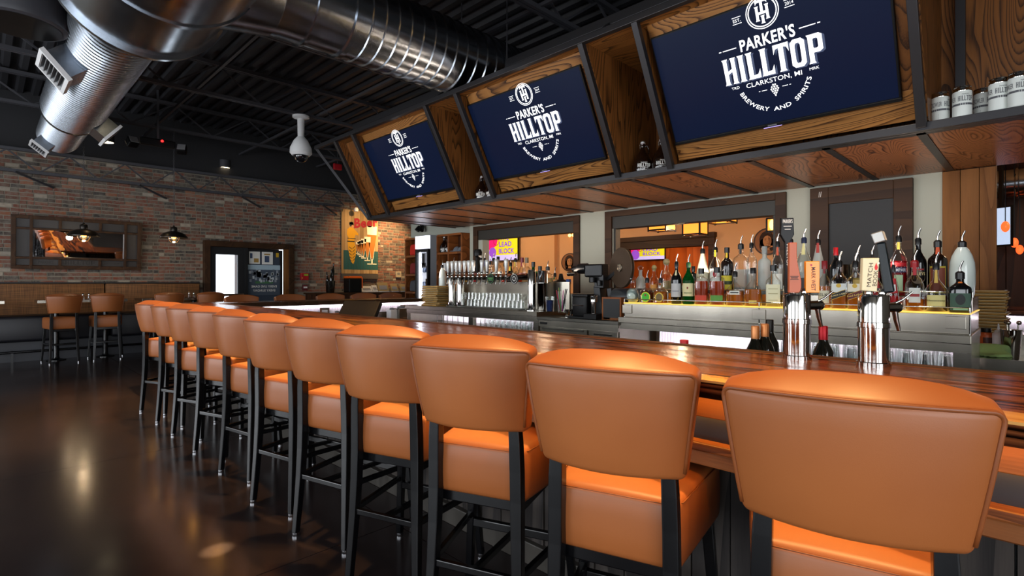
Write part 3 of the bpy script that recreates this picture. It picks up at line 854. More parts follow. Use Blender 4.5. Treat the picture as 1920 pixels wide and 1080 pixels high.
growler((4.13, onX(1205, 300, 4.13).y, 2.252), 'brown growler jug in cubby beside the largest-logo television, the fuller one in view')
growler((4.16, onX(1240, 300, 4.16).y, 2.252), 'brown growler jug half hidden behind the post by the largest-logo television')
growler((4.14, onX(903, 355, 4.14).y, 2.252), 'brown growler jug in cubby between the two smaller televisions, fuller one in view')
growler((4.17, onX(922, 355, 4.17).y, 2.252), 'brown growler jug between the two smaller televisions, half hidden by the post')
# ---- crowler cans
def crowler(loc, rz, label):
    t = thing('beer_can', label, 'can', loc, rz, group='silver-lidded cans on the canopy shelf')
    part('can_body', G().lathe([(.040, 0), (.046, .006), (.0465, .012), (.0465, .158), (.044, .166)], 28), flat('can_label', '#dfe3dd', .4), t, smooth=40)
    part('lid', G().lathe([(.044, .160), (.0455, .166), (.041, .178), (.041, .186), (.0435, .188), (.0435, .193), (.039, .194)], 28), M['chrome'], t, smooth=30)
    def sf(a, b): th = -PI / 2 + a / .0468; return Vector((.0468 * math.cos(th), .0468 * math.sin(th), b))
    ink = flat('can_ink', '#54565a')
    g = G()
    hilltop(g, sf, .045, .118, .075, .030); text(g, 'PARKERc', .008, sf, cx=.045, cy=.142, w=.035)
    text(g, 'CROWLER', .028, sf, cx=-.035, cy=.118, w=.062); text(g, 'THE', .014, sf, cx=-.076, cy=.128, w=.014)
    for i in range(24): rect(g, sf, -.146 + i * .01219, -.1335 + i * .01219, .078, .090)
    for i in range(5):
        rect(g, sf, -.058, -.02, .022 + i * .008, .027 + i * .008)
    circ(g, sf, -.078, .045, .003, .007, n=12)
    part('lettering', g, ink, t)
for (px, py, X, rz, lab) in ((1763, 229, 4.16, -70, 'silver-lidded can beside the dark corner post, with a barcode panel'), (1804, 223, 4.12, -120, 'silver-lidded can standing second from the dark corner post'),
                         (1843, 216, 4.25, -75, 'silver-lidded can set back between two others, third from the corner post'), (1873, 211, 4.10, -118, 'silver-lidded can fourth from the corner post, set forward'),
                         (1910, 205, 4.06, -112, 'silver-lidded can at the end of row, partly out of the picture')):
    p = onX(px, py, X); crowler((X, p.y, 2.252), R(rz), lab)

# ================================================================== THE BAR
BZ = 1.026; BX0, BX1 = 1.354, 2.075; BY0, BY1 = -1.5, 7.77; FY0 = 7.05
bar = thing('bar_counter', 'long lacquered wooden bar with dark grain and pale live edge', 'bar', (0, 0, 0))
part('bar_top', G().box(BX0 + .012, BX1, BY0, BY1, BZ - .045, BZ), M['bartop'], bar, bev=.006)
part('bar_top', G().box(BX1, 5.15, FY0, BY1, BZ - .045, BZ), M['bartopX'], bar, bev=.006)
# wavy pale live edge along the customers' side
def wav(y): return .012 * math.sin(y * 2.1) + .016 * math.sin(y * 4.3 + 1) + .006 * math.sin(y * 11)
ysn = [BY0 + i * .06 for i in range(int((BY1 - BY0) / .06) + 1)]
lo = [(BX0 + .006 * math.sin(y * 5), y, BZ + .0012) for y in ysn]; hi = [(BX0 + .075 + 1.6 * wav(y), y, BZ + .0012) for y in ysn]
part('live_edge', G().strip(lo, hi).strip([(a, b, c - .006) for a, b, c in lo], lo).strip([(a, b, BZ - .001) for a, b, c in hi], hi), M['sapwood'], bar)
lo2 = [(BX0 + .015, y, BZ - .05) for y in ysn]
part('edge_band', G().strip(lo2, [(a, b, c - .005) for a, b, c in lo]), M['bartop'], bar)
part('inner_rim', G().box(BX1 - .035, BX1 + .004, BY0, FY0, BZ - .05, BZ + .004), M['darkwood'], bar, bev=.004)
part('inner_rim', G().box(BX1, 5.15, FY0 - .004, FY0 + .035, BZ - .05, BZ + .004), M['darkwood'], bar, bev=.004)
# customers' side: lit apron, dark band, lit moulding, board, grey upright boards, plinth
part('apron_board', G().box(1.44, 1.50, BY0, BY1, .905, .98), M['barboard'], bar, bev=.003)
part('amber_strip', G().box(1.39, 1.41, BY0, BY1, .973, .980), M['ledwarm'], bar)
part('recess_panel', G().box(1.50, 1.54, BY0, BY1, .80, .906), M['frame'], bar)
part('lit_moulding', G().box(1.455, 1.51, BY0, BY1, .80, .825), M['barboard'], bar, bev=.006)
part('amber_strip', G().box(1.475, 1.497, BY0, BY1, .899, .9045), M['ledwarm'], bar)
part('lower_board', G().box(1.49, 1.54, BY0, BY1, .75, .798), M['barboard'], bar, bev=.004)
part('carcass', G().box(1.84, 1.90, BY0, BY1, 0, .98).box(1.54, 1.90, BY0, BY1, .755, .98), M['darkframe'], bar)
bmesh_board = G().box(1.79, 1.84, .003, .137, .10, .755).mesh('upright_board', M['greyboard'])
y = BY0
while y < BY1 - .1:
    obj('upright_board', bmesh_board, bar, (random.uniform(-.004, .004), y, 0)); y += .14
part('plinth', G().box(1.76, 1.84, BY0, BY1, 0, .10), flat('grey_plinth', '#38342f', .5), bar, bev=.004)
part('far_front', G().box(1.84, 5.12, 7.46, 7.52, 0, .98), M['greyboard'], bar)
part('far_end_front', G().box(1.78, 1.87, 7.3, 7.52, 0, .98), M['greyboard'], bar)
# bartenders' side of the far leg
part('inner_panel', corrugated(0, -5.12, -2.12, 0, .97).warp(lambda x, y, z: (-y, 7.12 + x, z)), M['corrugated'], bar)
part('white_light_strip', G().box(2.14, 5.1, 7.075, 7.09, .955, .968), M['ledsoft'], bar)
for px in (609, 758, 674):
    p = onY(px, 590, 7.09)
    q = part('outlet_plate', G().box(p.x - .07, p.x + .07, 7.09, 7.10, .83, .93), M['steel'], bar, bev=.002)
    part('socket', G().box(p.x - .04, p.x + .04, 7.085, 7.09, .86, .90), M['white'], q)

# ------------------------------------------------------------------ stools
def curve_back(t_thick, fr):
    pass
def make_stool(label):
    t = thing('bar_stool', label, 'stool', (0, 0, 0), group='tan leather bar stools')
    # backrest: slab x = thickness, y = width, z = height, then curved, tapered and tilted
    TH, Wd, Ht = .092, .462, .275
    def bend(x, y, z):
        v = (z + Ht / 2) / Ht                       # 0 bottom .. 1 top
        s = y / (Wd / 2)
        d = (x + TH / 2) / TH                       # 0 rear .. 1 front
        hw = .192 + (.231 - .192) * min(max(v, 0), 1.05)
        yy = s * hw
        xr = -.212 - .038 * v - .072 * (1 - min(1, s * s)) - .008 * math.sin(PI * min(max(v, 0), 1)) * (1 - d)
        e = min(1, abs(s)) ** 3
        zz = .795 + v * .272 + .046 * d * (1 - .85 * e) * max(0, (v - .6) / .4) + .006 * (1 - s * s)
        return (xr + d * TH * (1 - .30 * e), yy, zz)
    g = rbox(TH, Wd, Ht, .017, 4, (2, 12, 6)).warp(bend)
    bk = part('backrest', g, M['leather'], t, smooth=180)
    pts = []
    ex, ey, ez = -TH / 2 + .0035, Wd / 2 - .0035, Ht / 2 - .0035
    for i in range(8): pts.append((ex, ey, -Ht / 2 + .02 + (Ht - .045) * i / 7))
    for i in range(3): a_ = (i + 1) * PI / 8; pts.append((ex, ey - .020 * (1 - math.cos(a_)), ez - .020 * (1 - math.sin(a_))))
    for i in range(15): pts.append((ex, (ey - .018) * (1 - 2 * i / 14), ez))
    for i in range(3): a_ = (3 - i) * PI / 8; pts.append((ex, -ey + .020 * (1 - math.cos(a_)), ez - .020 * (1 - math.sin(a_))))
    for i in range(8): pts.append((ex, -ey, Ht / 2 - .025 - (Ht - .045) * i / 7))
    part('piping', G().tube([bend(*p) for p in pts], .0048, 8), M['piping'], bk, smooth=180)
    # seat cushion: boxy, wider at the front, softly crowned
    SX, SY, SZ = .40, .43, .185
    def puff(x, y, z):
        u = (x + SX / 2) / SX
        k = (.172 + (.228 - .172) * u) / (SY / 2)
        c = max(0, 1 - (2 * x / SX) ** 2) * max(0, 1 - (2 * y / SY) ** 2)
        zz = .632 + z + (.016 * c if z > 0 else 0)
        bl = .006 * max(0, 1 - (2 * z / SZ) ** 2)
        return (x + .025 + (bl if x > 0 else -bl) * (abs(x) > SX * .4), y * k * (1 + (.02 * max(0, 1 - (2 * z / SZ) ** 2))), zz)
    st = part('seat', rbox(SX, SY, SZ, .022, 3, (8, 8, 3)).warp(puff), M['leather'], t, smooth=180)
    def sp(x, y): return puff(x, y, SZ / 2 - .012)
    q = .006
    loop = [(-SX / 2 + .0, -SY / 2 + .03), (-SX / 2, 0), (-SX / 2, SY / 2 - .03), (-SX / 2 + .03, SY / 2), (0, SY / 2), (SX / 2 - .03, SY / 2), (SX / 2, SY / 2 - .03), (SX / 2, 0), (SX / 2, -SY / 2 + .03), (SX / 2 - .03, -SY / 2), (0, -SY / 2), (-SX / 2 + .03, -SY / 2)]
    part('seat_seam', G().tube([puff(a, b, SZ / 2 - .010) for a, b in loop], .0018, 6, closed=True), M['piping'], st, smooth=180)
    part('seat_frame', G().box(-.16, .19, -.16, .16, .505, .545), M['blackmetal'], t, bev=.004)
    def leg(pts, w0):
        g = G(); vs = []
        for (x, y, z), w_ in zip(pts, w0):
            h = w_ / 2; vs += [(x - h, y - h, z), (x + h, y - h, z), (x + h, y + h, z), (x - h, y + h, z)]
        k = len(pts)
        fs = [(i * 4 + j, i * 4 + (j + 1) % 4, i * 4 + 4 + (j + 1) % 4, i * 4 + 4 + j) for i in range(k - 1) for j in range(4)]
        return g.add(vs, fs + [(3, 2, 1, 0), tuple((k - 1) * 4 + j for j in range(4))])
    for sy in (1, -1):
        l = part('leg', leg([(-.222, sy * .176, .014), (-.212, sy * .169, .16), (-.203, sy * .163, .30), (-.196, sy * .159, .44), (-.193, sy * .157, .56), (-.194, sy * .156, .66), (-.197, sy * .154, .75), (-.200, sy * .15, .84)], [.030, .033, .036, .039, .041, .041, .040, .036]), M['blackmetal'], t, bev=.004)
        part('glide', G().lathe([(.017, 0), (.018, .004), (.018, .016)], 12, c=(-.2225, sy * .1763, 0)), M['glide'], l, smooth=40)
        l = part('leg', leg([(.205, sy * .235, .014), (.175, sy * .195, .55)], [.028, .036]), M['blackmetal'], t, bev=.004)
        part('glide', G().lathe([(.016, 0), (.017, .004), (.017, .016)], 12, c=(.2055, sy * .2355, 0)), M['glide'], l, smooth=40)
        part('stretcher', G().beam((-.203, sy * .163, .305), (.190, sy * .216, .305), .020, .024), M['blackmetal'], t, bev=.003)
    part('stretcher', G().beam((-.203, .163, .300), (-.203, -.163, .300), .020, .024), M['blackmetal'], t, bev=.003)
    part('foot_rail', G().beam((.191, .216, .27), (.191, -.216, .27), .026, .034), M['blackmetal'], t, bev=.004)
    part('cross_brace', G().beam((-.195, 0, .30), (.18, 0, .28), .02, .02), M['blackmetal'], t)
    return t
ST = [(1.415, .319, .242), (1.372, .866, .305), (1.38, 1.444, .376), (1.388, 2.013, .337), (1.392, 2.569, .268), (1.382, 3.137, .231), (1.403, 3.802, .192), (1.412, 4.43, .314), (1.412, 5.072, .36), (1.412, 5.634, .36), (1.398, 6.24, .388)]
ORD = ['first', 'second', 'third', 'fourth', 'fifth', 'sixth', 'seventh', 'eighth', 'ninth', 'tenth', 'eleventh']
stool0 = None
for i, (x, y, a) in enumerate(ST):
    lab = 'tan leather bar stool along the long bar front, %s from the camera end' % ORD[i]
    if i == 0: lab = 'tan leather bar stool showing largest, its legs cut off by the picture edge'
    if i == 10: lab = 'tan leather bar stool at the far end of the long bar front row'
    if stool0 is None:
        stool0 = make_stool(lab); stool0.location = (x, y, 0); stool0.rotation_euler = (0, 0, a)
    else: dup(stool0, (x, y, 0), a, lab)
for i, sx in enumerate((2.62, 3.30, 3.93, 4.52, 5.06)):
    dup(stool0, (sx, 7.80, 0), -PI / 2 + random.uniform(-.08, .08), 'tan stool across the far leg of bar, %s counting from the bright doorway' % ORD[i], 'tan stools behind the far leg of bar')
for (x, y, a, lab) in ((.93, 11.17, 1.60, 'tan leather stool at the banquette table beneath the big mirror, under first pendant'), (1.50, 11.17, 1.50, 'tan leather stool at the banquette table, between the two pendants'),
                    (2.37, 11.17, 1.57, 'tan leather stool at the table past the second pendant, partly behind bar stools'), (3.03, 11.17, 1.57, 'tan leather stool tucked beside the entrance doorway table')):
    dup(stool0, (x, y, 0), a, lab, 'tan stools at the banquette tables')

# ------------------------------------------------------------------ banquette, tables, pendants, mirror
t = thing('banquette', 'long banquette with woven brown back and black seat under brick wall', 'banquette', (0, 0, 0))
for x0, x1 in ((-4.4, -.6), (-.59, 1.60), (1.61, 3.15)):
    g = rbox(x1 - x0 - .006, .16, .56, .02, 2, (1, 1, 1)).xf(Matrix.Translation(((x0 + x1) / 2, 12.19, .985)))
    part('back_panel', g, M['woven'], t, smooth=40)
part('cap_rail', G().box(-4.4, 3.15, 12.1, 12.3, 1.268, 1.288), M['darkframe'], t)
for x0, x1 in ((-4.4, -.6), (-.59, 1.60), (1.61, 3.15)):
    g = rbox(x1 - x0 - .006, .60, .42, .05, 3, (1, 1, 1)).xf(Matrix.Translation(((x0 + x1) / 2, 11.86, .535)))
    part('seat_cushion', g, M['darkleather'], t, smooth=40)
part('plinth', G().box(-4.4, 3.15, 11.72, 12.2, 0, .34), M['benchbase'], t)
part('foot_rail', G().tube([(-4.4, 11.56, .17), (3.1, 11.56, .17)], .02, 10), M['blackmetal'], t, smooth=60)
for x in (-1.6, .35, 1.35, 2.6):
    part('rail_bracket', G().beam((x, 11.56, .17), (x, 11.56, 0), .03, .03).beam((x, 11.56, .17), (x, 11.73, .17), .02, .02), M['blackmetal'], t)
def table(x0, x1, lab):
    t = thing('high_table', lab, 'table', ((x0 + x1) / 2, 11.46, 0), group='high tables along the banquette')
    h = (x1 - x0) / 2
    part('table_top', G().box(-h, h, -.34, .34, .962, 1.0), M['bartopX'], t, bev=.004)
    part('metal_edge', G().box(-h - .003, h + .003, -.344, -.34, .96, 1.002).box(-h - .004, -h, -.34, .34, .96, 1.002).box(h, h + .004, -.34, .34, .96, 1.002), M['steel'], t)
    for sx in (-1, 1):
        c = (sx * (h - .25), .06)
        part('pedestal', G().lathe([(.13, 0), (.13, .012), (.05, .03), (.038, .06), (.038, .93), (.10, .95), (.10, .962)], 20, c=(c[0], c[1], 0)), M['blackmetal'], t, smooth=40)
table(-.9, .25, 'high dark table by banquette, cut off by the picture edge')
table(.63, 1.78, 'high dark table by banquette with two stools beneath the mirror')
table(2.0, 3.14, 'high dark table by banquette, last before the entrance doorway')
for x, lab in ((1.27, 'small shaker set on the banquette table beneath the mirror'), (2.86, 'small shaker set on the banquette table next to the entrance')):
    t = thing('shaker_set', lab, 'shaker', (x, 11.55, 1.0), group='shaker sets on the banquette tables')
    for dx in (-.04, .04):
        q = part('shaker', G().lathe([(.02, 0), (.022, .05), (.016, .07)], 12, c=(dx, 0, 0)), M['glass'], t, smooth=40)
        part('shaker_cap', G().lathe([(.018, .07), (.018, .085), (.008, .1)], 12, c=(dx, 0, 0)), M['chrome'], q, smooth=40)
def pendant(x, y, zrim, lab):
    t = thing('pendant_lamp', lab, 'lamp', (x, y, zrim)); t.scale = (.9, .9, .9)
    part('lamp_shade', G().lathe([(.235, 0), (.238, .01), (.19, .075), (.10, .115), (.06, .125), (.06, .132), (.105, .123), (.2, .08), (.246, .012), (.244, -.004)], 32, cap=False), flat('bronze_shade', '#2b2622', .35, metal=.6), t, smooth=40)
    cup = part('socket_cup', G().lathe([(.055, .125), (.06, .14), (.06, .2), (.05, .215), (.02, .225), (.012, .25)], 20), flat('bronze_shade', ''), t, smooth=40)
    part('bulb', G().ball((0, 0, .02), .045, 14, 10), M['bulb'], t, smooth=180)
    part('glass_jar', G().lathe([(.085, .03), (.088, -.02), (.075, -.06), (.04, -.085), (.002, -.09)], 20, cap=False), M['glass'], t, smooth=180)
    cage = G()
    for z, r in ((0.0, .094), (-.04, .088)): cage.tube([(r * math.cos(2 * PI * i / 20), r * math.sin(2 * PI * i / 20), z) for i in range(20)], .003, 6, closed=True)
    for k in range(6):
        th = k * PI / 3; cage.tube([(r * math.cos(th), r * math.sin(th), z) for r, z in ((.094, .03), (.094, 0), (.088, -.04), (.06, -.085), (.0, -.1))], .003, 6)
    part('wire_cage', cage, M['steel'], t, smooth=60)
    ch = G()
    z = .25; k = 0
    while z < (4.47 - zrim) / .9:
        pts = [(.012 * math.cos(a), 0, z + .021 + .021 * math.sin(a)) if k % 2 else (0, .012 * math.cos(a), z + .021 + .021 * math.sin(a)) for a in [i * PI / 3 for i in range(6)]]
        ch.tube(pts, .003, 4, closed=True); z += .035; k += 1
    part('chain', ch, M['joist'], t)
    o = lamp('pendant_glow', 'POINT', (x, y, zrim - .13), 5, WARM2, size=.05)
p = onY(157, 443, 11.2); pendant(p.x, 11.2, p.z, 'bronze caged pendant lamp hanging in front of the big mirror')
p = onY(326, 446, 11.2); pendant(p.x, 11.2, p.z, 'bronze caged pendant lamp hanging before bare brick, beyond the stools')

# mirror: wooden grid frame, grey seeded glass border, clear mirror in the middle
t = thing('wall_mirror', 'wide framed mirror with grey glass border on the brick wall', 'mirror', (1.26, 12.235, 1.98))
t.rotation_euler = (R(6.5), 0, 0)
W, H = .905, .455
fr = G()
for x0, x1 in ((-W, -W + .06), (W - .06, W), (-.675, -.635), (.635, .675)): fr.box(x0, x1, -.09, 0, -H, H)
for z0, z1 in ((-H, -H + .06), (H - .06, H), (.215, .25), (-.285, -.25)): fr.box(-W, W, -.088, 0, z0, z1)
for x0 in (-.28, .28): fr.box(x0 - .02, x0 + .02, -.085, 0, .25, H).box(x0 - .02, x0 + .02, -.085, 0, -H, -.285)
part('mirror_frame', fr, M['darkwood'], t, bev=.004)
xs_ = (-W + .06, -.675, -.28, .28, .675, W - .06); zs_ = (-H + .06, -.285, .25, H - .06)
part('mirror_pane', G().box(-.635, .635, -.03, -.02, -.25, .215), M['mirror'], t)
pn = [(-W + .06, -.675, -.395, -.285), (-W + .06, -.675, -.25, .215), (-W + .06, -.675, .25, .395), (.675, W - .06, -.395, -.285), (.675, W - .06, -.25, .215), (.675, W - .06, .25, .395)]
for a, b in ((-.635, -.30), (-.26, .26), (.30, .635)): pn += [(a, b, -.395, -.285), (a, b, .25, .395)]
for a, b, c, e in pn: part('glass_panel', G().box(a, b, -.03, -.02, c, e), M['antique'], t)
g = G(); fn = plane((0, -.032, -.34), (1, 0, 0), (0, 0, 1)); hilltop(g, fn, 0, 0, .42, .075)
text(g, 'PARKERc', .05, fn, cx=-.46, w=.2); text(g, 'EST', .035, fn, cx=.40, w=.09); text(g, '2014', .035, fn, cx=.53, w=.09)
part('lettering', g, flat('etched_letter', '#2a2725', .5), t)

# ------------------------------------------------------------------ things on the brick wall
t = thing('beer_painting', 'painted plank sign with a yellow-clad figure, row of beer glasses and red lettering', 'painting', (6.82, 12.28, 2.31))
PW, PH = .51, .80
planks = [-PW + i * (2 * PW / 12) for i in range(13)]
for i in range(12):
    part('plank', G().box(planks[i] + .002, planks[i + 1] - .002, -.035, 0, -PH, PH), flat('tan_plank', '#a88a5e', .7) if i % 3 else flat('tan_plank_dark', '#94764c', .7), t)
def pl(d): return lambda a, b: Vector((a, -.036 - d * .0008, b))
part('lower_field', (lambda g: [rect(g, pl(1), max(planks[i] + .002, -PW + .05), planks[i + 1] - .002, -PH + .10, -.22) for i in range(12)] and g)(G()), flat('teal_paint', '#1d504f', .7), t)
g = G()
fig = [(-.30, .36), (-.20, .36), (-.15, .30), (-.06, .22), (-.05, .16), (-.13, .18), (-.16, .12), (-.17, 0), (-.13, -.12), (-.12, -.30), (-.17, -.50), (-.20, -.56), (-.26, -.50), (-.30, -.36), (-.33, -.20), (-.35, -.02), (-.33, .10), (-.37, .18), (-.36, .30)]
g.add([pl(3)(a, b) for a, b in fig], [tuple(range(len(fig)))])
part('yellow_figure', g, flat('yellow_paint', '#d39a1c', .7), t)
g = G()
for a0, a1, b0, b1 in ((-.36, -.13, .07, .085), (-.36, -.16, -.01, .02)): rect(g, pl(4), a0, a1, b0, b1)
for b0 in (-.12, -.20, -.28, -.36, -.43): g.add([pl(4)(-.31, b0), pl(4)(-.24, b0 - .05), pl(4)(-.24, b0 - .07), pl(4)(-.31, b0 - .02)], [(0, 1, 2, 3)]); g.add([pl(4)(-.15, b0 + .02), pl(4)(-.22, b0 - .05), pl(4)(-.22, b0 - .07), pl(4)(-.15, b0)], [(0, 1, 2, 3)])
circ(g, pl(4), -.245, .44, .0, .06, n=20); rect(g, pl(4), -.30, -.20, .43, .49)
part('dark_details', g, flat('dark_paint', '#2a2a26', .7), t)
g = G(); circ(g, pl(5), -.215, .385, 0, .035, n=16)
part('face', g, flat('skin_paint', '#c98e62', .7), t)
gg, gb = G(), G()
for k in range(6):
    sc = (1.0, .62, .50, .42, .36, .30)[k]; cx = (.33, .20, .09, .02, -.035, -.08)[k]; bt = (-.55, -.46, -.40, -.36, -.32, -.29)[k]
    hh = .98 * sc; wd = .15 * sc
    gb.add([pl(5)(cx - wd * .9, bt + hh * .78), pl(5)(cx + wd * .9, bt + hh * .78), pl(5)(cx + wd * .18, bt + hh * .16), pl(5)(cx - wd * .18, bt + hh * .16)], [(0, 1, 2, 3)])
    gg.add([pl(4)(cx - wd, bt + hh), pl(4)(cx + wd, bt + hh), pl(4)(cx + wd * .25, bt + hh * .12), pl(4)(cx - wd * .25, bt + hh * .12)], [(0, 1, 2, 3)])
    gg.add([pl(6)(cx - wd, bt + hh), pl(6)(cx + wd, bt + hh), pl(6)(cx + wd * .9, bt + hh * .77), pl(6)(cx - wd * .9, bt + hh * .77)], [(0, 1, 2, 3)])
    rect(gg, pl(4), cx - .012 * sc - .006, cx + .012 * sc + .006, bt, bt + hh * .2); rect(gg, pl(4), cx - wd * .9, cx + wd * .9, bt - .012, bt + .012)
part('painted_glasses', gg, flat('cream_paint', '#f0e6c8', .7), t)
part('painted_beer', gb, flat('amber_paint', '#a8641e', .7), t)
g = G(); text(g, 'Beer', .25, lambda a, b: pl(6)(a, b + .12 * (a - .1)), cx=.16, cy=.50, w=.66)
part('lettering', g, flat('crimson_paint', '#9c1e2c', .7), t)
part('bottom_ledge', G().box(-PW, PW, -.05, 0, -PH - .13, -PH - .01), flat('grey_ledge', '#4d4843', .6), t)
t = thing('fire_alarm', 'red alarm box with green label on brick wall beside entrance', 'alarm', (5.38, 12.27, 1.42))
part('alarm_box', rbox(.19, .07, .17, .01, 2, (1, 1, 1)), M['red'], t)
part('green_label', G().box(-.02, .08, -.04, -.035, .02, .06), flat('lime_label', '#8fb02c'), t)
part('yellow_button', G().ball((-.06, -.037, -.03), .014, 10, 6), flat('yellow_button', '#d9b42a'), t)
t = thing('fire_alarm', 'small dark red pull station on brick wall, lower than the alarm box', 'alarm', (5.40, 12.28, 1.16))
part('alarm_box', rbox(.11, .05, .13, .008, 2, (1, 1, 1)), flat('dark_red', '#5c1620'), t)
part('pull_handle', G().box(-.04, .04, -.04, -.025, -.01, .03), M['white'], t)
t = thing('wall_keypad', 'small beige keypad on brick wall right of the painted plank sign', 'keypad', (7.97, 12.275, 1.50))
part('keypad_box', rbox(.16, .05, .16, .008, 2, (1, 1, 1)), flat('beige_plastic', '#b3a68d'), t)
part('display', G().box(-.05, .03, -.032, -.025, 0, .05), M['grey'], t)
# service counter below the sign
t = thing('service_counter', 'dark service counter standing against brick wall under the plank sign', 'counter', (6.9, 11.95, 0))
part('cabinet', G().box(-1.5, 1.35, -.25, .3, .1, 1.01), M['darkpanel'], t)
part('counter_top', G().box(-1.54, 1.39, -.29, .32, 1.01, 1.045), M['darkwood'], t, bev=.004)
part('toe_kick', G().box(-1.45, 1.3, -.2, .28, 0, .1), M['darkframe'], t)
for x in (-.8, -.05, .7): part('door_handle', G().beam((x, -.27, .7), (x, -.27, .85), .015, .015), M['steel'], t)
t = thing('champagne_bucket', 'tall metal bucket holding dark bottles on the service counter', 'bucket', (5.82, 11.85, 1.045))
part('bucket', G().lathe([(.085, 0), (.09, .005), (.115, .27), (.12, .28), (.11, .275), (.085, .02)], 24, cap=False), M['steel'], t, smooth=40)
for dx, dy, tl, k in ((-.04, 0, -.12, 0), (.05, .01, .10, 1), (0, -.04, .02, 2), (.02, .04, .16, 3)):
    s = solo('wine_bottle', G().lathe([(.036, 0), (.038, .01), (.038, .22), (.034, .26), (.015, .32), (.014, .39), (.017, .40), (.017, .42), (.013, .425)], 18), flat('black_bottle_glass', '#0c0d0c', .08, coat=.5),
             'dark bottle in the metal bucket, %s' % ('leaning away from the doorway-side rim', 'standing highest and nearly upright', 'lowest at the front', 'leaning most toward the orange machine')[k], 'bottle', 'dark bottles in the metal bucket', smooth=50, loc=(5.82 + dx, 11.85 + dy, 1.11 + .03 * k + (.18 if k == 1 else 0)))
    s.rotation_euler = (0, tl, 0)
t = thing('card_printer', 'black counter machine with orange trim on the service counter', 'printer', (6.37, 11.8, 1.045))
part('machine_body', rbox(.34, .28, .34, .02, 2, (1, 1, 1)).xf(Matrix.Translation((0, 0, .17))), M['plastic'], t)
part('orange_trim', G().box(-.17, .175, -.13, .14, .34, .39).box(.17, .2, -.13, .14, .1, .36), M['orangep'], t, bev=.008)
for x, wd, h, lab in ((6.75, .30, .15, 'low white leaflet box beside the orange-trimmed machine'), (6.98, .14, .17, 'white leaflet holder with dark print between box and the framed sheet'), (7.22, .30, .24, 'largest white sheet in a stand on the service counter'), (7.55, .2, .20, 'grey-white leaflet stand near the end of service counter'), (7.85, .24, .19, 'tan leaflet box at the end of service counter by shelves')):
    t = thing('leaflet_stand', lab, 'stand', (x, 11.82, 1.045))
    part('stand_base', G().box(-wd / 2, wd / 2, -.06, .06, 0, .02), M['white'], t)
    part('sheet', G().add([(-wd / 2, -.04, .02), (wd / 2, -.04, .02), (wd / 2, .04, h), (-wd / 2, .04, h), (-wd / 2, -.03, .02), (wd / 2, -.03, .02), (wd / 2, .05, h), (-wd / 2, .05, h)], [(0, 1, 2, 3), (7, 6, 5, 4), (0, 4, 5, 1), (1, 5, 6, 2), (2, 6, 7, 3), (3, 7, 4, 0)]), M['paper'] if 'tan' not in lab else flat('tan_card', '#b79d6c'), t)
    part('print', G().add([(-wd * .35, -.036, .06), (wd * .35, -.036, .06), (wd * .35, .02, h * .75), (-wd * .35, .02, h * .75)], [(0, 1, 2, 3)]), flat('faint_print', '#9a9aa0'), t)

# ================================================================== BACK BAR
bb = thing('back_bar', 'long stainless back bar with lit glass shelves below and a bottle step', 'back bar', (0, 0, 0))
CZ = .996; RZ = 1.115; TZ = 1.20
part('counter_top', G().box(3.80, 4.45, .26, 2.52, CZ - .05, CZ), M['steelX'], bb, bev=.004)
part('fascia', G().box(3.825, 3.85, .262, 2.52, .895, .944), M['steelX'], bb)
part('end_panel', G().box(3.84, 4.45, .264, .28, 0, .944), M['steel'], bb)
part('corner_post', G().box(3.83, 3.89, .262, .34, 0, .893), M['steel'], bb)
part('bottle_riser', G().box(3.85, 4.45, .27, 2.49, CZ, RZ - .006), M['steel'], bb, bev=.003)
part('bottle_shelf', G().box(3.845, 4.45, .265, 2.495, RZ - .006, RZ), flat('lit_shelf', '#f4d060', .4, emit=(1, .62, .10, 1), estr=.9), bb)
part('bottle_step', G().box(4.02, 4.45, .27, 2.49, RZ, TZ), M['steel'], bb, bev=.003)
part('glass_shelf', G().box(3.84, 4.42, .28, 2.50, .71, .73), M['steel'], bb)
part('lit_panel', corrugated(4.41, .30, 2.48, .2, .945), M['corrugated'], bb)
part('light_strip', G().box(3.87, 3.885, .30, 2.50, .93, .942), M['led'], bb)
rl = G()
for z, x in ((RZ + .03, 3.852), (TZ + .03, 4.025)):
    rl.tube([(x, .27, z), (x, 2.49, z)], .0035, 8)
    for y in (.27, 1.39, 2.49): rl.tube([(x, y, z - .15 if x < 4 else z - .03), (x, y, z)], .005, 8)
part('gallery_rail', rl, M['chrome'], bb, smooth=60)
for y in (1.39, .33, 2.46):
    part('socket_plate', G().box(3.842, 3.85, y - .045, y + .045, CZ + .03, CZ + .10), M['steel'], bb, bev=.002)
# cooler section
part('cooler_top', G().box(3.80, 4.45, 2.52, 3.45, .925, .955), M['steeldark'], bb, bev=.003)
part('cooler_body', G().box(3.84, 4.45, 2.53, 3.44, .05, .925), M['steel'], bb)
q = part('cooler_door', G().box(3.815, 3.84, 2.86, 3.42, .12, .86), M['steelX'], bb, bev=.004)
part('door_handle', G().box(3.80, 3.815, 2.9, 3.38, .84, .855), M['steeldark'], q)
q = part('cooler_grille', G().box(3.82, 3.84, 2.54, 2.84, .12, .86), M['steelX'], bb, bev=.004)
for i in range(12): part('louvre', G().beam((3.815, 2.60, .83 - i * .025), (3.815, 2.78, .83 - i * .025), .008, .012), M['plastic'], q)
part('fascia', G().box(3.82, 3.84, 2.53, 3.44, .865, .925), M['steelX'], bb)
part('maker_badge', G().box(3.817, 3.82, 3.33, 3.42, .885, .905), M['plastic'], bb)
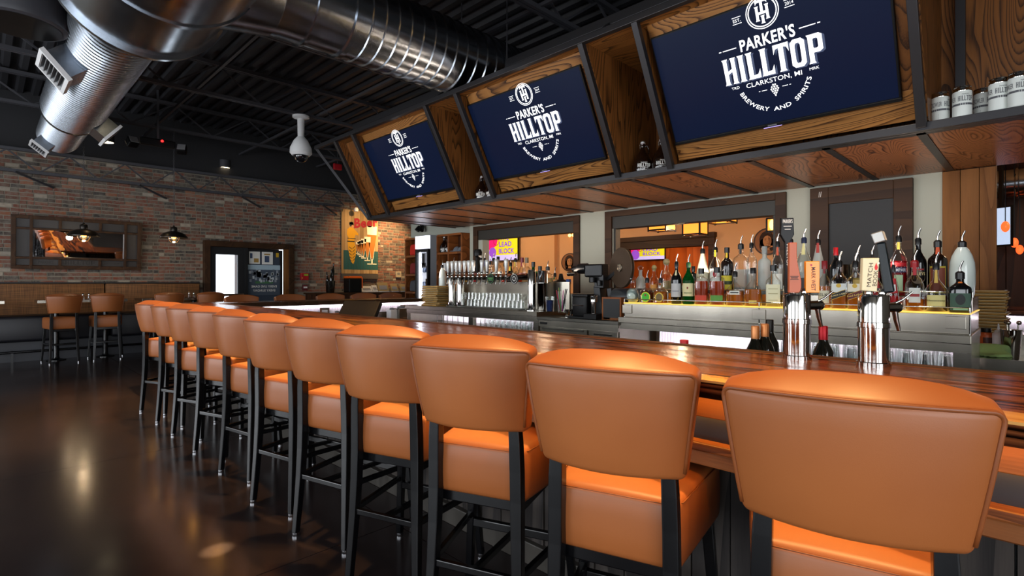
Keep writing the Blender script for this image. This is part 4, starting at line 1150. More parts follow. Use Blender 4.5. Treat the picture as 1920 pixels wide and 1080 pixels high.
# tap section
part('counter_top', G().box(3.80, 4.45, 3.45, 5.70, .952, 1.0), M['steelX'], bb, bev=.004)
part('fascia', G().box(3.825, 3.85, 3.45, 5.70, .90, .95), M['steel'], bb)
for y0, y1 in ((3.45, 3.52), (4.42, 4.50), (5.62, 5.70)): part('corner_post', G().box(3.83, 3.88, y0 + .002, y1 - .002, 0, .898), M['steel'], bb)
part('glass_shelf', G().box(3.84, 4.42, 3.50, 5.66, .76, .775), M['steel'], bb)
part('lit_panel', corrugated(4.41, 3.53, 5.66, .2, .95), M['corrugated'], bb)
part('light_strip', G().box(3.87, 3.885, 3.5, 5.65, .937, .949), M['led'], bb)
part('end_panel', G().box(3.84, 4.45, 5.68, 5.70, 0, .95), M['steel'], bb)
part('backsplash', G().box(4.12, 4.14, 3.30, 4.98, 1.0, 1.29), M['steelX'], bb)
part('rear_shelf', G().box(4.14, 4.45, 3.20, 5.3, 1.0, 1.17), M['steeldark'], bb)
part('drip_tray', G().box(3.84, 4.08, 3.75, 4.9, 1.0, 1.012), M['steeldark'], bb)

# inverted glasses under the counters
def glass_mesh(r0, r1, h, n=16, t=.0025):
    return G().lathe([(r0, h), (r1, 0), (r1 - t, 0), (r0 - t, h - .012), (.001, h - .012)], n, cap=False).lathe([(.001, h), (r0, h)], n, cap=False).mesh('tumbler', M['glass'], 40)
PINT = glass_mesh(.030, .043, .148)
n = 0
for row, X in enumerate((3.92, 4.03, 4.14)):
    y = .37
    while y < (1.42 if row < 2 else 1.2):
        o = obj('pint_glass', PINT, None, (X, y + row * .03, .73)); tag(o, 'upside-down pint glass under the bottle step, %s row, %s from the corner post' % (('front', 'middle', 'back')[row], NTH[int(round((y - .37) / .096))]), 'glass', 'upside-down pint glasses under the bottle step'); y += .096
WG = glass_mesh(.026, .036, .11)
for row, X in enumerate((3.90, 3.99, 4.08)):
    y = 3.56
    while y < 4.36:
        o = obj('rocks_glass', WG, None, (X, y, .775)); tag(o, 'upside-down short glass under the beer taps, %s row, %s from cooler end' % (('front', 'middle', 'back')[row], NTH[int(round((y - 3.56) / .078))]), 'glass', 'upside-down short glasses under the beer taps'); y += .078
for k in range(7):
    y = 4.62 + k * .1
    t = solo('bar_spoon', G().tube([(3.95, y, .775), (3.95, y + .01, .86), (3.955, y + .012, .92)], .004, 6).ball((3.955, y + .012, .92), .012, 8, 6), M['chrome'], 'steel utensil on the shelf below the menu boards, %s from the middle post' % NTH[k], 'utensil', 'steel utensils under the counter end', smooth=60)

# ------------------------------------------------------------------ beer tap tower
tw = thing('beer_tower', 'long chrome draught beer tower with many silver tap handles', 'beer tower', (0, 0, 0))
for y, r in ((4.96, .043), (4.80, .043), (3.66, .042)):
    part('column', G().lathe([(r + .03, 0), (r + .03, .012), (r, .02), (r, .40), (r * .9, .415), (.002, .418)], 28, c=(3.96, y, 1.0)), M['chrome'], tw, smooth=40)
part('manifold', G().tube([(3.96, 5.02, 1.345), (3.96, 3.66, 1.345)], .034, 20), M['chrome'], tw, smooth=60)
part('copper_band', G().box(3.915, 3.925, 3.7, 4.9, 1.362, 1.378), flat('copper', '#7a4630', .3, metal=1), tw)
fau = G().tube([(3.93, 0, 1.345), (3.88, 0, 1.345), (3.86, 0, 1.335)], [.016, .016, .013], 12).tube([(3.865, 0, 1.345), (3.855, 0, 1.31), (3.845, 0, 1.265)], [.012, .011, .009], 10).lathe([(.018, 0), (.018, .012), (.01, .02), (.01, .04), (.014, .05)], 12, c=(3.865, 0, 1.35)).mesh('faucet', M['chrome'], 50)
HND = G().lathe([(.011, 0), (.015, .018), (.022, .09), (.025, .128), (.020, .136), (.002, .138)], 14).mesh('tap_handle', mat('satin_silver', '#c9c9c6', .35, .55), 50)
PLQ = G().box(-.0205, -.0195, -.008, .008, .035, .095).mesh('plaque', M['paper'])
for k, z in enumerate((160, 220, 280, 335, 400, 462, 522, 590, 650, 725, 790, 860, 925, 1000)):
    y = onX(820 + z / 7.7125, 510, 3.87).y
    f = obj('faucet', fau, tw, (0, y, 0))
    if k == 7:
        part('tap_handle', G().beam((0, 0, 0), (0, 0, .16), .028, .036, w2=.034, h2=.045).lathe([(.02, .16), (.045, .18), (.05, .22), (.035, .25), (.004, .255)], 14), M['plastic'], f, loc=(3.865, 0, 1.40), label='tall black tap handle with rounded head', smooth=40)
    elif k in (10, 12): pass
    else:
        h = obj('tap_handle', HND, f, (3.865, 0, 1.395))
for k, (z, c) in enumerate(((775, 0), (1115, 1))):
    p = onX(820 + z / 7.7125, 522.6, 3.84)
    t = thing('oval_medallion', ('oval medallion with green and orange lettering hung on the beer taps', 'oval black and white medallion hung on the beer taps')[k], 'medallion', tuple(p))
    part('plate', G().lathe([(.052, -.006), (.055, 0), (.052, .006)], 28).xf(Matrix.Rotation(PI / 2, 4, 'Y')), M['plastic'], t, smooth=40)
    g = G(); fn = plane((-.0066, 0, 0), (0, -1, 0), (0, 0, 1)); circ(g, fn, 0, 0, .044, .047)
    if k == 0: rect(g, fn, -.035, .035, .0, .012); rect(g, fn, -.03, .03, -.018, -.008)
    else:
        for i in range(9): a = i * .7; rect(g, fn, .02 * math.cos(a) - .006, .02 * math.cos(a) + .006, .022 * math.sin(a) - .003, .022 * math.sin(a) + .003)
    part('print', g, (flat('medal_green', '#4d8a4a'), M['paper'])[k], t)
    part('hook', G().tube([(0, 0, .05), (.02, 0, .075), (.035, 0, .07)], .003, 6), M['chrome'], t)
# tasting glasses stacked in front of the backsplash
TG = glass_mesh(.024, .030, .078, 14)
for tier in range(2):
    for k in range(17 - tier):
        y = 4.86 - k * .062 - tier * .02
        o = obj('taster_glass', TG, None, (4.04, y, 1.012 + tier * .079)); tag(o, 'small tasting glass beneath the beer taps, %s tier, %s from the menu board end' % (('lower', 'upper')[tier], NTH[k]), 'glass', ('tasting glasses lower tier', 'tasting glasses upper tier')[tier])
# shaker tins
p = onX(1013, 582, 4.0)
solo('shaker_tin', G().lathe([(.05, 0), (.052, .01), (.052, .27), (.056, .275), (.056, .285), (.052, .29), (.052, .40), (.05, .405), (.003, .406)], 28), M['chrome'], 'chrome cylinder beside the thickest column of the beer tower', 'cylinder', smooth=40, loc=(4.0, p.y - .03, 1.0))

# menu board stacks
def menu_stack(x, y, z, n, rz, lab, grp, sc=1):
    me = {}
    for k in range(n):
        t = thing('menu_board', lab % NTH[n - 1 - k], 'menu', (x + random.uniform(-.012, .012), y + random.uniform(-.015, .015), z + k * .0225 * sc), rz + random.uniform(-.05, .05), grp); t.scale = (sc, sc, sc)
        if not me:
            me['board'] = rbox(.22, .30, .012, .003, 1, (1, 1, 1)).xf(Matrix.Translation((0, 0, .006))).mesh('board', M['menuwood'])
            me['pages'] = G().box(-.10, .10, -.14, .14, .012, .0185).mesh('pages', flat('menu_pages', '#b9a071', .8))
            me['clip'] = G().box(-.105, -.09, -.06, .06, .0185, .0215).mesh('clip', M['steeldark'])
        for k2, v in me.items(): obj(k2, v, t)
menu_stack(3.97, onX(818, 571, 3.97).y, 1.0, 11, .05, 'wooden menu board, %s from the top, in the stack by the beer tower', 'menu boards stacked by the beer tower')
# ------------------------------------------------------------------ bottles
PROF = {
 'round': [(.90, 0), (1, .015), (1, .58), (.94, .64), (.62, .73), (.38, .79), (.31, .84), (.30, .96), (.36, .965), (.36, 1)],
 'bord': [(.92, 0), (1, .015), (1, .66), (.92, .71), (.55, .77), (.38, .80), (.35, .84), (.34, .96), (.39, .965), (.39, 1)],
 'cone': [(.92, 0), (1, .015), (1, .40), (.90, .52), (.66, .68), (.42, .82), (.32, .90), (.31, .96), (.36, .965), (.36, 1)],
 'jug': [(.80, 0), (.92, .04), (1, .25), (1, .48), (.94, .64), (.78, .77), (.52, .88), (.32, .935), (.30, .95), (.32, 1)],
 'barrel': [(.86, 0), (.97, .05), (1, .2), (1, .46), (.96, .55), (.74, .66), (.46, .72), (.36, .76), (.34, .95), (.4, .955), (.4, 1)],
 'ball': [(.55, 0), (.86, .08), (1, .28), (.98, .42), (.8, .56), (.48, .66), (.32, .70), (.30, .93), (.36, .94), (.36, 1)],
 'flask': [(.94, 0), (1, .015), (1, .68), (.92, .74), (.50, .79), (.34, .81), (.33, .96), (.37, .965), (.37, 1)],
 'square': [(.94, 0), (1, .012), (1, .60), (.95, .65), (.62, .72), (.40, .77), (.36, .80), (.35, .96), (.40, .965), (.40, 1)],
 'low': [(.9, 0), (1, .02), (1, .42), (.93, .50), (.6, .60), (.32, .68), (.25, .74), (.24, .96), (.29, .965), (.29, 1)],
}
def se(th, n, asp):
    c, s = math.cos(th), math.sin(th)
    r = (abs(c) ** n + abs(s / asp) ** n) ** (-1 / n) if asp != 1 or n != 2 else 1
    return r * c, r * s
def bottle_shell(prof, R0, H, sq, asp, inset=0, top=1.0, n=24):
    vs = []; pr = []
    last = None
    for r, z in prof:
        if z > top:
            if last and last[1] < top:
                f = (top - last[1]) / (z - last[1]); pr.append((last[0] + (r - last[0]) * f, top))
            break
        pr.append((r, z)); last = (r, z)
    g = G(); k = len(pr)
    for r, z in pr:
        f = max(0, min(1, (r - .42) / .3)); n_ = 2 + (sq - 2) * f; a_ = 1 + (asp - 1) * f
        for j in range(n):
            x, y = se(2 * PI * j / n, n_, a_)
            rr = max(r * R0 - inset, .002)
            vs.append((x * rr, y * rr, z * H + (inset if z == 0 else 0)))
    fs = [(i * n + j, i * n + (j + 1) % n, (i + 1) * n + (j + 1) % n, (i + 1) * n + j) for i in range(k - 1) for j in range(n)]
    fs += [tuple(range(n - 1, -1, -1)), tuple((k - 1) * n + j for j in range(n))]
    g.add(vs, fs); return g
def liq(name, c): 
    if name not in M: M[name] = mat(name, c, .08, trans=.6, ior=1.15)
    return M[name]
GL = {'clear': M['glass'], 'frost': M['frost'], 'green': liq('green_glass', '#0c5a20'), 'dark': flat('dark_bottle', '#140a06', .08, coat=.4), 'black': flat('black_bottle', '#0a0a0c', .1, coat=.4), 'white': flat('opal_bottle', '#cfd8d2', .18, coat=.4), 'cream': flat('cream_bottle', '#d9d2b4', .3)}
LQ = {'amber': liq('amber_spirit', '#d9751c'), 'bourbon': liq('red_amber_spirit', '#c0451a'), 'gold': liq('golden_spirit', '#e6bd58'), 'red': liq('red_spirit', '#b00e18'), 'brown': liq('dark_spirit', '#6b2a10'), 'water': liq('clear_spirit', '#dfe8e4'), 'blue': liq('pale_blue_spirit', '#b6cfd0'), 'pale': liq('straw_spirit', '#d7cf9a')}
def bottle(label, px, ybot, ytop, wpx, X, Z, kind, glass, liquid, fill, lab=None, cap='pour', capcol=None, sq=2, asp=1, rot=0, txt=None, grp=None):
    p = onX(px, 529.5, X)
    u = (px - 960) / 992; d = X / ray(px).x
    st = math.sqrt(1 + u * u)
    ztop = CAMH + (529.5 - ytop) / 992 * d
    R0 = wpx / 992 * d / st / 2
    t = thing('liquor_bottle', label, 'bottle', (X, p.y, Z), R(-90) + rot + (.28 if px < 1500 else .12), grp)
    H = ztop - Z
    caph = {'pour': .075, 'black': .012, 'cap': .02, 'ball': .045, 'cork': .03}[cap]
    H -= caph
    pr = PROF[kind]
    part('glass_body', bottle_shell(pr, R0, H, sq, asp), GL[glass], t, smooth=50)
    if liquid: part('liquid', bottle_shell(pr, R0, H, sq, asp, .003, fill), LQ[liquid], t, smooth=50)
    nr = pr[-1][0] * R0
    cm = flat('cap_' + (capcol or 'black').strip('#'), capcol or '#111113', .35)
    if cap == 'pour':
        c = part('pourer_collar', G().lathe([(nr * 1.08, -.028), (nr * 1.08, .006), (nr * .8, .012), (nr * .55, .016)], 14, c=(0, 0, H)), cm, t, smooth=40)
        part('pour_spout', G().tube([(0, 0, H + .01), (0, 0, H + .035), (.006, -.004, H + .055), (.014, -.008, H + .075)], [.0055, .0055, .005, .004], 8), M['chrome'], c, smooth=60)
    elif cap == 'ball':
        part('stopper', G().ball((0, 0, H + .018), max(nr * 1.5, .014), 14, 8).lathe([(nr * .9, -.01), (nr * 1.1, 0), (nr * .9, .008)], 14, c=(0, 0, H)), cm if capcol else M['glass'], t, smooth=60)
    else:
        hh = .035 if cap == 'cap' else .03
        part('cap', G().lathe([(nr * 1.15, -hh), (nr * 1.15, caph - .002), (nr * 1.05, caph), (.001, caph)], 16, c=(0, 0, H)), cm, t, smooth=40)
    def surf(a, z, off=.0008):
        zn = z / H; r = R0
        for (r0, z0), (r1, z1) in zip(pr[:-1], pr[1:]):
            if z0 <= zn <= z1: r = R0 * (r0 + (r1 - r0) * (zn - z0) / max(1e-6, z1 - z0)); break
        f = max(0, min(1, (r / R0 - .42) / .3))
        x, y = se(-PI / 2 + a / R0, 2 + (sq - 2) * f, 1 + (asp - 1) * f)
        return Vector((x * (r + off), y * (r + off), z))
    for li, L in enumerate(lab or []):
        shape, c, z0, z1, hw = L[:5]; oo = .0008 + .0005 * li
        m_ = flat('label_' + c.strip('#'), c, .55)
        g = G(); n = 10; a0 = hw * R0
        if shape == 'rect':
            g.strip([surf(-a0 + 2 * a0 * i / n, z0 * H, oo) for i in range(n + 1)], [surf(-a0 + 2 * a0 * i / n, z1 * H, oo) for i in range(n + 1)])
        elif shape == 'diag':
            k = L[5]
            g.strip([surf(-a0 + 2 * a0 * i / n, (z0 + k * (i / n - .5)) * H, oo) for i in range(n + 1)], [surf(-a0 + 2 * a0 * i / n, (z1 + k * (i / n - .5)) * H, oo) for i in range(n + 1)])
        elif shape == 'oval':
            n = 20; zc = (z0 + z1) / 2; off = oo
            g.add([surf(a0 * math.cos(2 * PI * i / n), (zc + (z1 - z0) / 2 * math.sin(2 * PI * i / n)) * H, off) for i in range(n)] + [surf(0, zc * H, off)], [(i, (i + 1) % n, n) for i in range(n)])
        part('bottle_label', g, m_, t, smooth=60)
    for T in (txt or []):
        key, zc, h, wd, c = T[:5]; tl = T[5] if len(T) > 5 else 0
        g = G(); text(g, key, h, lambda a, b: surf(a, zc * H + b + a * tl, .0036), w=wd * 2 * R0)
        part('lettering', g, flat('ink_' + c.strip('#'), c, .5), t)
    return t
FX, BX = 3.93, 4.13
B = bottle
# --- front row, from the projector end to the white jug
B('round pale blue bottle with glass stopper, at the projector end of the shelf', 1186, 568, 517, 24, FX, RZ, 'ball', 'clear', 'blue', .62, [('oval', '#b9c8c2', .12, .46, .7)], 'ball')
B('dark squat bottle with bright green oval label', 1213.5, 569, 507, 27, FX, RZ, 'low', 'clear', 'brown', .55, [('oval', '#d7d21f', .04, .47, .62), ('oval', '#3fae2a', .07, .44, .5, .0008), ('oval', '#8c1c1c', .30, .38, .14, .0016)], sq=3)
B('squat amber bottle with golden oval label', 1239, 570, 507, 28, FX, RZ, 'low', 'clear', 'amber', .5, [('oval', '#d5b53a', .05, .46, .55), ('oval', '#6d5a36', .09, .42, .42, .0008)], sq=3)
B('black whisky bottle with pale grey label', 1268.5, 571, 476, 21, FX, RZ, 'round', 'black', None, 0, [('rect', '#b9babb', .17, .50, 1.0), ('rect', '#8d8f96', .30, .33, .6), ('rect', '#cfc7a0', .70, .83, .25)], txt=[])
B('green glass whiskey bottle with cream label', 1291, 571, 477, 23, FX, RZ, 'round', 'green', 'brown', .5, [('rect', '#d6cf9f', .20, .52, 1.05), ('rect', '#7b3326', .38, .43, .12), ('rect', '#5d6b3a', .27, .29, .7)], capcol='#1a3a22')
B('red-amber flask bottle with orange-red base label and embossed shoulder', 1315, 572, 503, 27, FX, RZ, 'flask', 'clear', 'bourbon', .68, [('rect', '#b4361c', .12, .27, .95)], 'black', sq=3, asp=.7)
B('red-amber flask bottle with green base label', 1344.5, 573, 501, 29, FX, RZ, 'flask', 'clear', 'bourbon', .66, [('rect', '#4f8a35', .12, .27, .95)], 'black', sq=3, asp=.7)
B('broad amber bottle with arched black and white shoulder label', 1378, 574, 493, 34, FX, RZ, 'low', 'clear', 'amber', .44, [('rect', '#d9d9cf', .34, .46, .72), ('rect', '#26282a', .38, .42, .6)], sq=4, asp=.65)
B('amber decanter bottle with small straw-colored base label', 1412, 575, 502, 33, FX, RZ, 'low', 'clear', 'amber', .46, [('rect', '#cdbb58', .06, .16, .6)], 'black', sq=4, asp=.65)
B('square bottle with tall cream label and black cap', 1450, 578, 497, 28, FX, RZ, 'square', 'clear', 'gold', .5, [('rect', '#d8d5b4', .08, .56, .86), ('rect', '#a9a67c', .16, .18, .6), ('rect', '#a9a67c', .32, .34, .6), ('rect', '#a9a67c', .44, .46, .6)], 'black', sq=6, asp=.9)
B('amber bottle partly hidden behind the curved wooden tap handle', 1478, 579, 515, 22, FX, RZ, 'round', 'clear', 'amber', .5, [('rect', '#c7a25c', .1, .35, .9)], 'black')
B('amber small-batch bottle with red wax neck beside the orange tap handle', 1546, 580, 489, 25, FX, RZ, 'barrel', 'clear', 'amber', .5, [('rect', '#c9c6ae', .12, .40, .9), ('rect', '#7d1a20', .78, .93, .4)], 'cap', '#7d1a20', txt=[('ELK', .31, .018, .6, '#3a3a34')])
B('square scotch bottle with slanted black band label', 1574, 581, 471, 30, FX, RZ, 'square', 'clear', 'amber', .34, [('rect', '#cfd3cf', .36, .55, .8), ('oval', '#c8a53a', .46, .55, .3, .001), ('diag', '#c9a437', .245, .375, .72, .10), ('diag', '#15161a', .255, .365, .72, .10)], sq=6, txt=[('BLACKL', .31, .010, .85, '#d9c68a', .30)])
B('square scotch bottle with slanted dark red band label', 1604, 581, 471, 30, FX, RZ, 'square', 'clear', 'amber', .34, [('rect', '#d9d3c0', .38, .55, .8), ('oval', '#c8a53a', .46, .55, .3, .001), ('diag', '#c9a437', .245, .375, .72, .10), ('diag', '#5b1c1e', .255, .365, .72, .10)], sq=6, txt=[('REDL', .31, .012, .8, '#d8b95c', .30)])
B('reddish liqueur bottle behind the cream tap handle', 1645, 583, 490, 24, FX, RZ, 'round', 'clear', 'red', .5, [('rect', '#8d1c26', .6, .82, .45)], capcol='#7d1420')
B('clear bottle with red neck wrap, under the dark bottle row by the second tap column', 1675, 584, 478, 22, FX, RZ, 'cone', 'clear', 'red', .35, [('rect', '#a8141e', .40, .74, .9), ('rect', '#cfd3d0', .45, .60, .5)])
B('barrel-shaped clear bottle with red cap wrap and silver shield label', 1715, 585, 469, 37, FX, RZ, 'barrel', 'clear', 'amber', .25, [('rect', '#c9cbc6', .18, .48, .62), ('rect', '#8e2b2e', .30, .36, .5), ('rect', '#a1161e', .74, .99, .44)], capcol='#8d1018')
B('rounded cognac bottle with wide cream name label', 1755, 586, 473, 44, FX, RZ, 'low', 'clear', 'brown', .34, [('rect', '#c9bf7d', .10, .36, .88), ('rect', '#b99d47', .62, .95, .3)], txt=[('HENN', .24, .014, .8, '#2d2a1c')])
B('square dark green herbal liqueur bottle with black stag label', 1800, 587, 489, 43, FX, RZ, 'square', 'black', None, 0, [('rect', '#2c4a3a', .06, .50, .84), ('oval', '#15191a', .20, .48, .45), ('rect', '#7fae90', .07, .14, .6), ('rect', '#c4651f', .76, .80, .42)], sq=6, asp=.9)
# --- back row on the step
B('frosted bottle with glass ball stopper, back row by the projector reel', 1201, 0, 497, 18, BX, TZ, 'barrel', 'frost', None, 0, None, 'ball')
B('short tequila bottle with cork ball stopper, back row', 1226.5, 0, 496, 17, BX, TZ, 'barrel', 'clear', 'amber', .4, [('rect', '#c98a3c', .1, .35, .8)], 'ball', '#9a8a5a')
B('tall pale tequila bottle with wooden ball stopper, back row', 1249.5, 0, 485, 22, BX, TZ, 'barrel', 'clear', 'pale', .42, None, 'ball', '#8a7a56')
B('dark bottle with silver cap just behind the green whiskey', 1300, 0, 499, 16, BX, TZ, 'bord', 'black', None, 0, None, 'black')
B('cream white liqueur bottle with black pourer, back row', 1317.5, 0, 452, 25, BX, TZ, 'cone', 'cream', None, 0, [('rect', '#ece8d8', .15, .35, .9)], capcol='#141414')
B('clear rum bottle with yellow neck and round red emblem', 1341.5, 0, 449, 23, BX, TZ, 'round', 'clear', 'water', .5, [('rect', '#e4e6e0', .1, .55, .95), ('oval', '#a8182a', .36, .5, .3, .001), ('rect', '#d9c21e', .82, .97, .4), ('rect', '#c9c22a', .12, .2, .9)])
B('dark rum bottle with yellow neck label and black cap, back row', 1363, 0, 464, 23, BX, TZ, 'bord', 'dark', None, 0, [('rect', '#c9b92e', .08, .40, 1.0), ('rect', '#2d3a1e', .2, .28, 1.0), ('rect', '#c9a81e', .80, .93, .4)], 'black')
B('broad clear vodka bottle with round shoulders and tall black neck', 1389, 0, 442, 29, BX, TZ, 'flask', 'clear', 'water', .5, [('rect', '#2a2c2e', .82, 1.0, .4)], sq=3, asp=.7)
B('slim clear vodka bottle with black neck, between broad and frosted bottles', 1409, 0, 440, 20, BX, TZ, 'bord', 'clear', 'water', .5, [('rect', '#1a1b1d', .84, 1.0, .42)])
B('frosted round bottle with a fill line, below the oval portrait', 1433.5, 0, 462, 25, BX, TZ, 'flask', 'frost', 'water', .4, None, 'cap', '#8a8d8c')
B('clear bottle with orange-red neck label, in front of the oval portrait', 1458, 0, 437, 22, BX, TZ, 'round', 'clear', 'water', .5, [('rect', '#c2502e', .76, .95, .42), ('rect', '#d9d9d0', .1, .4, .9)])
B('clear vodka bottle with blue neck behind the curved wooden tap handle', 1483.5, 0, 432, 21, BX, TZ, 'round', 'clear', 'water', .5, [('rect', '#23408a', .80, .98, .42)])
B('clear bottle with cream neck label between the two tap handles', 1507.5, 0, 429, 28, BX, TZ, 'round', 'clear', 'water', .4, [('rect', '#cfc68a', .72, .93, .42), ('rect', '#2b2c30', .1, .3, .8)], capcol='#1c2540')
B('cloudy cone-shouldered bottle with red neck label above the orange handle', 1534, 0, 432, 28, BX, TZ, 'cone', 'frost', None, 0, [('rect', '#a33026', .78, .97, .46)])
B('black bottle with bright red cap behind the slanted-label scotch', 1567, 0, 464, 23, BX, TZ, 'round', 'black', None, 0, None, 'cap', '#b3161e')
B('clear bottle with curved spout behind the two square scotch bottles', 1608.5, 0, 460, 22, BX, TZ, 'round', 'clear', 'gold', .45, [('rect', '#c2a45c', .1, .4, .9)])
B('dark necked bottle against the chalkboard, behind the cream tap handle', 1635.5, 0, 460, 22, BX, TZ, 'round', 'clear', 'brown', .45, [('rect', '#8f8d80', .1, .4, .9)])
B('red aperitif bottle with blue and white name band and yellow neck', 1685, 0, 424, 33, BX, TZ, 'round', 'clear', 'red', .6, [('rect', '#26224a', .40, .49, 1.0), ('rect', '#a8121e', .51, .57, 1.0), ('rect', '#a9c09a', .08, .36, .5), ('rect', '#c9b24a', .80, .95, .42)], txt=[('CAMP', .445, .020, .85, '#e6e6ea')])
B('black cream-liqueur bottle with gold script band in front of pale wall', 1721.5, 0, 428, 33, BX, TZ, 'round', 'black', None, 0, [('oval', '#5a4a3a', .22, .46, .9), ('rect', '#8e2a2a', .46, .49, .7)], txt=[('BAIL', .40, .018, .8, '#d9c58a')])
B('dark brown liqueur bottle with orange ribbon and bordered label', 1758, 0, 432, 38, BX, TZ, 'bord', 'dark', None, 0, [('rect', '#a39020', .06, .56, .88), ('rect', '#6b2c14', .09, .53, .80), ('rect', '#b8481c', .78, .93, .44)])
B('big opal white jug bottle with dark pourer against the pine boards', 1804, 0, 433, 51, BX, TZ, 'jug', 'white', None, 0, None, sq=2)
# tin cups upside down along the back
for k, px in enumerate((1548, 1578, 1595, 1620, 1646, 1524)):
    p = onX(px, 480, 4.28)
    o = solo('tin_cup', G().lathe([(.028, 0), (.030, .004), (.043, .15), (.045, .152), (.041, .15), (.002, .02)], 20, cap=False), M['chrome'], 'small steel cup behind the bottles, %s counting along the ledge' % ('second', 'third', 'fourth', 'fifth', 'last', 'first')[k], 'cup', 'steel cups behind the bottles', smooth=40, loc=(4.30, p.y, TZ + .06))
solo('cup_ledge', G().box(4.24, 4.45, .30, 2.45, TZ, TZ + .06), M['steel'], 'thin steel ledge behind the back bottle row', 'ledge')
# --- bottles behind the beer tower
SX_, SZ_ = 4.28, 1.17
for (px, yt, w_, kind, gl, lq, lb, cp, cc, lab) in (
    (829.7, 488, 14, 'jug', 'white', None, None, 'pour', None, 'tall white bottle behind the stacked menu boards'),
    (851, 483, 13, 'round', 'clear', 'amber', None, 'pour', None, 'pourer-topped bottle behind the second silver tap handle'),
    (870, 489, 13, 'round', 'clear', 'gold', None, 'pour', None, 'pourer-topped bottle behind the fifth silver tap handle'),
    (893, 478, 12, 'round', 'clear', 'red', [('rect', '#a8202a', .1, .4, .9)], 'pour', None, 'pale bottle just before the tall black tap handle'),
    (902, 474, 13, 'round', 'clear', 'water', [('rect', '#c2b04a', .78, .96, .42)], 'pour', None, 'clear bottle with olive-yellow neck under the room television'),
    (909, 474, 12, 'bord', 'clear', 'water', [('rect', '#2b3a78', .78, .96, .42)], 'pour', None, 'clear bottle with dark blue neck under the room television'),
    (919, 480, 13, 'round', 'clear', 'gold', None, 'pour', None, 'clear bottle with plain neck at the middle of the tower'),
    (925.5, 474, 15, 'flask', 'clear', 'water', [('rect', '#18181a', .82, 1.0, .42)], 'pour', None, 'clear bottle with thick black neck behind the beer tower'),
    (934, 481, 14, 'flask', 'clear', 'water', [('rect', '#18181a', .80, 1.0, .42)], 'black', None, 'clear bottle with black cap behind the beer tower'),
    (946.5, 483, 14, 'round', 'clear', 'bourbon', None, 'pour', None, 'reddish bottle with pourer behind the last silver handles'),
    (957.5, 482, 15, 'round', 'dark', None, [('rect', '#c2ae34', .75, .92, .42)], 'pour', None, 'dark bottle with yellow neck band behind the black medallion'),
    (966.5, 474, 15, 'round', 'clear', 'pale', [('rect', '#c9b43c', .78, .96, .42)], 'pour', None, 'pale bottle with yellow neck behind the black medallion'),
    (979, 483, 16, 'round', 'clear', 'bourbon', [('rect', '#7a1830', .78, .98, .42)], 'cap', '#6b1226', 'red-orange bottle with maroon capsule beside the chrome column'),
    (987.5, 483, 18, 'flask', 'clear', 'amber', [('rect', '#b08a5a', .1, .5, .9)], 'cork', '#7d6a50', 'wide-necked copper-toned bottle beside the chrome column'),
    (1000, 491, 16, 'bord', 'green', None, None, 'cap', '#141416', 'dark green bottle with black capsule by the chrome cylinder'),
    (1012.5, 499, 18, 'flask', 'black', None, [('rect', '#5a5d60', .3, .6, .7)], 'black', None, 'black square-shouldered bottle with grey label by the chrome cylinder'),
    (1027, 489, 20, 'flask', 'clear', 'pale', None, 'pour', None, 'clear embossed bottle with pourer in front of orange wall'),
    (1040.5, 501, 15, 'cone', 'clear', 'gold', [('rect', '#3a6a3a', .74, .9, .42)], 'pour', None, 'bottle with green neck wrap in front of orange wall'),
):
    B(lab, px, 0, yt, w_, SX_, SZ_, kind, gl, lq, .6, lb, cp, cc)

# --- wine bottles below the bar's inner edge
def wine(px, ytop, X, foil, lab):
    p = onX(px, 529.5, X); d = X / ray(px).x
    zt = CAMH + (529.5 - ytop) / 992 * d
    H = .31; z = zt - H
    t = thing('wine_bottle', lab, 'bottle', (X, p.y, z))
    part('glass_body', G().lathe([(.034, 0), (.0375, .008), (.0375, .19), (.034, .215), (.018, .25), (.0145, .265), (.0145, .305), (.002, .306)], 24), flat('dark_wine_glass', '#0a0d0a', .06, coat=.6), t, smooth=50)
    part('foil_capsule', G().lathe([(.0150, .228 + .02), (.0158, .262), (.0160, .308), (.0145, .312), (.002, .312)], 20), flat('foil_' + foil.strip('#'), foil, .35, metal=.5), t, smooth=40)
    part('bottle_label', G().lathe([(.0379, .05), (.0379, .15)], 24, cap=False), M['paper'], t, smooth=60)
    return z
wz = [wine(1416, 612, 2.24, '#c08250', 'copper-capped wine bottle below the bar edge, shorter of the pair'), wine(1434, 608, 2.27, '#bd7c48', 'copper-capped wine bottle below the bar edge, taller of the pair'),
      wine(1443, 600, 2.36, '#1c1a16', 'dark unfoiled wine bottle behind the two copper-capped ones'), wine(1543.5, 612, 2.24, '#a01420', 'red-capped wine bottle standing between two chrome tap columns')]
ra = thing('speed_rail', 'steel speed rail shelf along the inner side of the bar', 'rail', (0, 0, 0))
for i, (px, X, yt) in enumerate(((1416, 2.24, 612), (1434, 2.27, 608), (1443, 2.36, 600), (1543.5, 2.24, 612))):
    p = onX(px, 529.5, X); part('shelf_pad', G().box(X - .045, X + .045, p.y - .05, p.y + .05, .5, wz[i]), M['steeldark'], ra)
part('rail_tray', G().box(2.12, 2.42, .1, 6.6, .46, .50), M['steel'], ra)
part('rail_front', G().box(2.41, 2.42, .1, 6.6, .50, .58), M['steel'], ra)
part('rail_bracket', G().box(2.06, 2.12, .1, .14, .4, .5).box(2.06, 2.12, 3.4, 3.44, .4, .5).box(2.06, 2.12, 6.5, 6.54, .4, .5), M['steel'], ra)
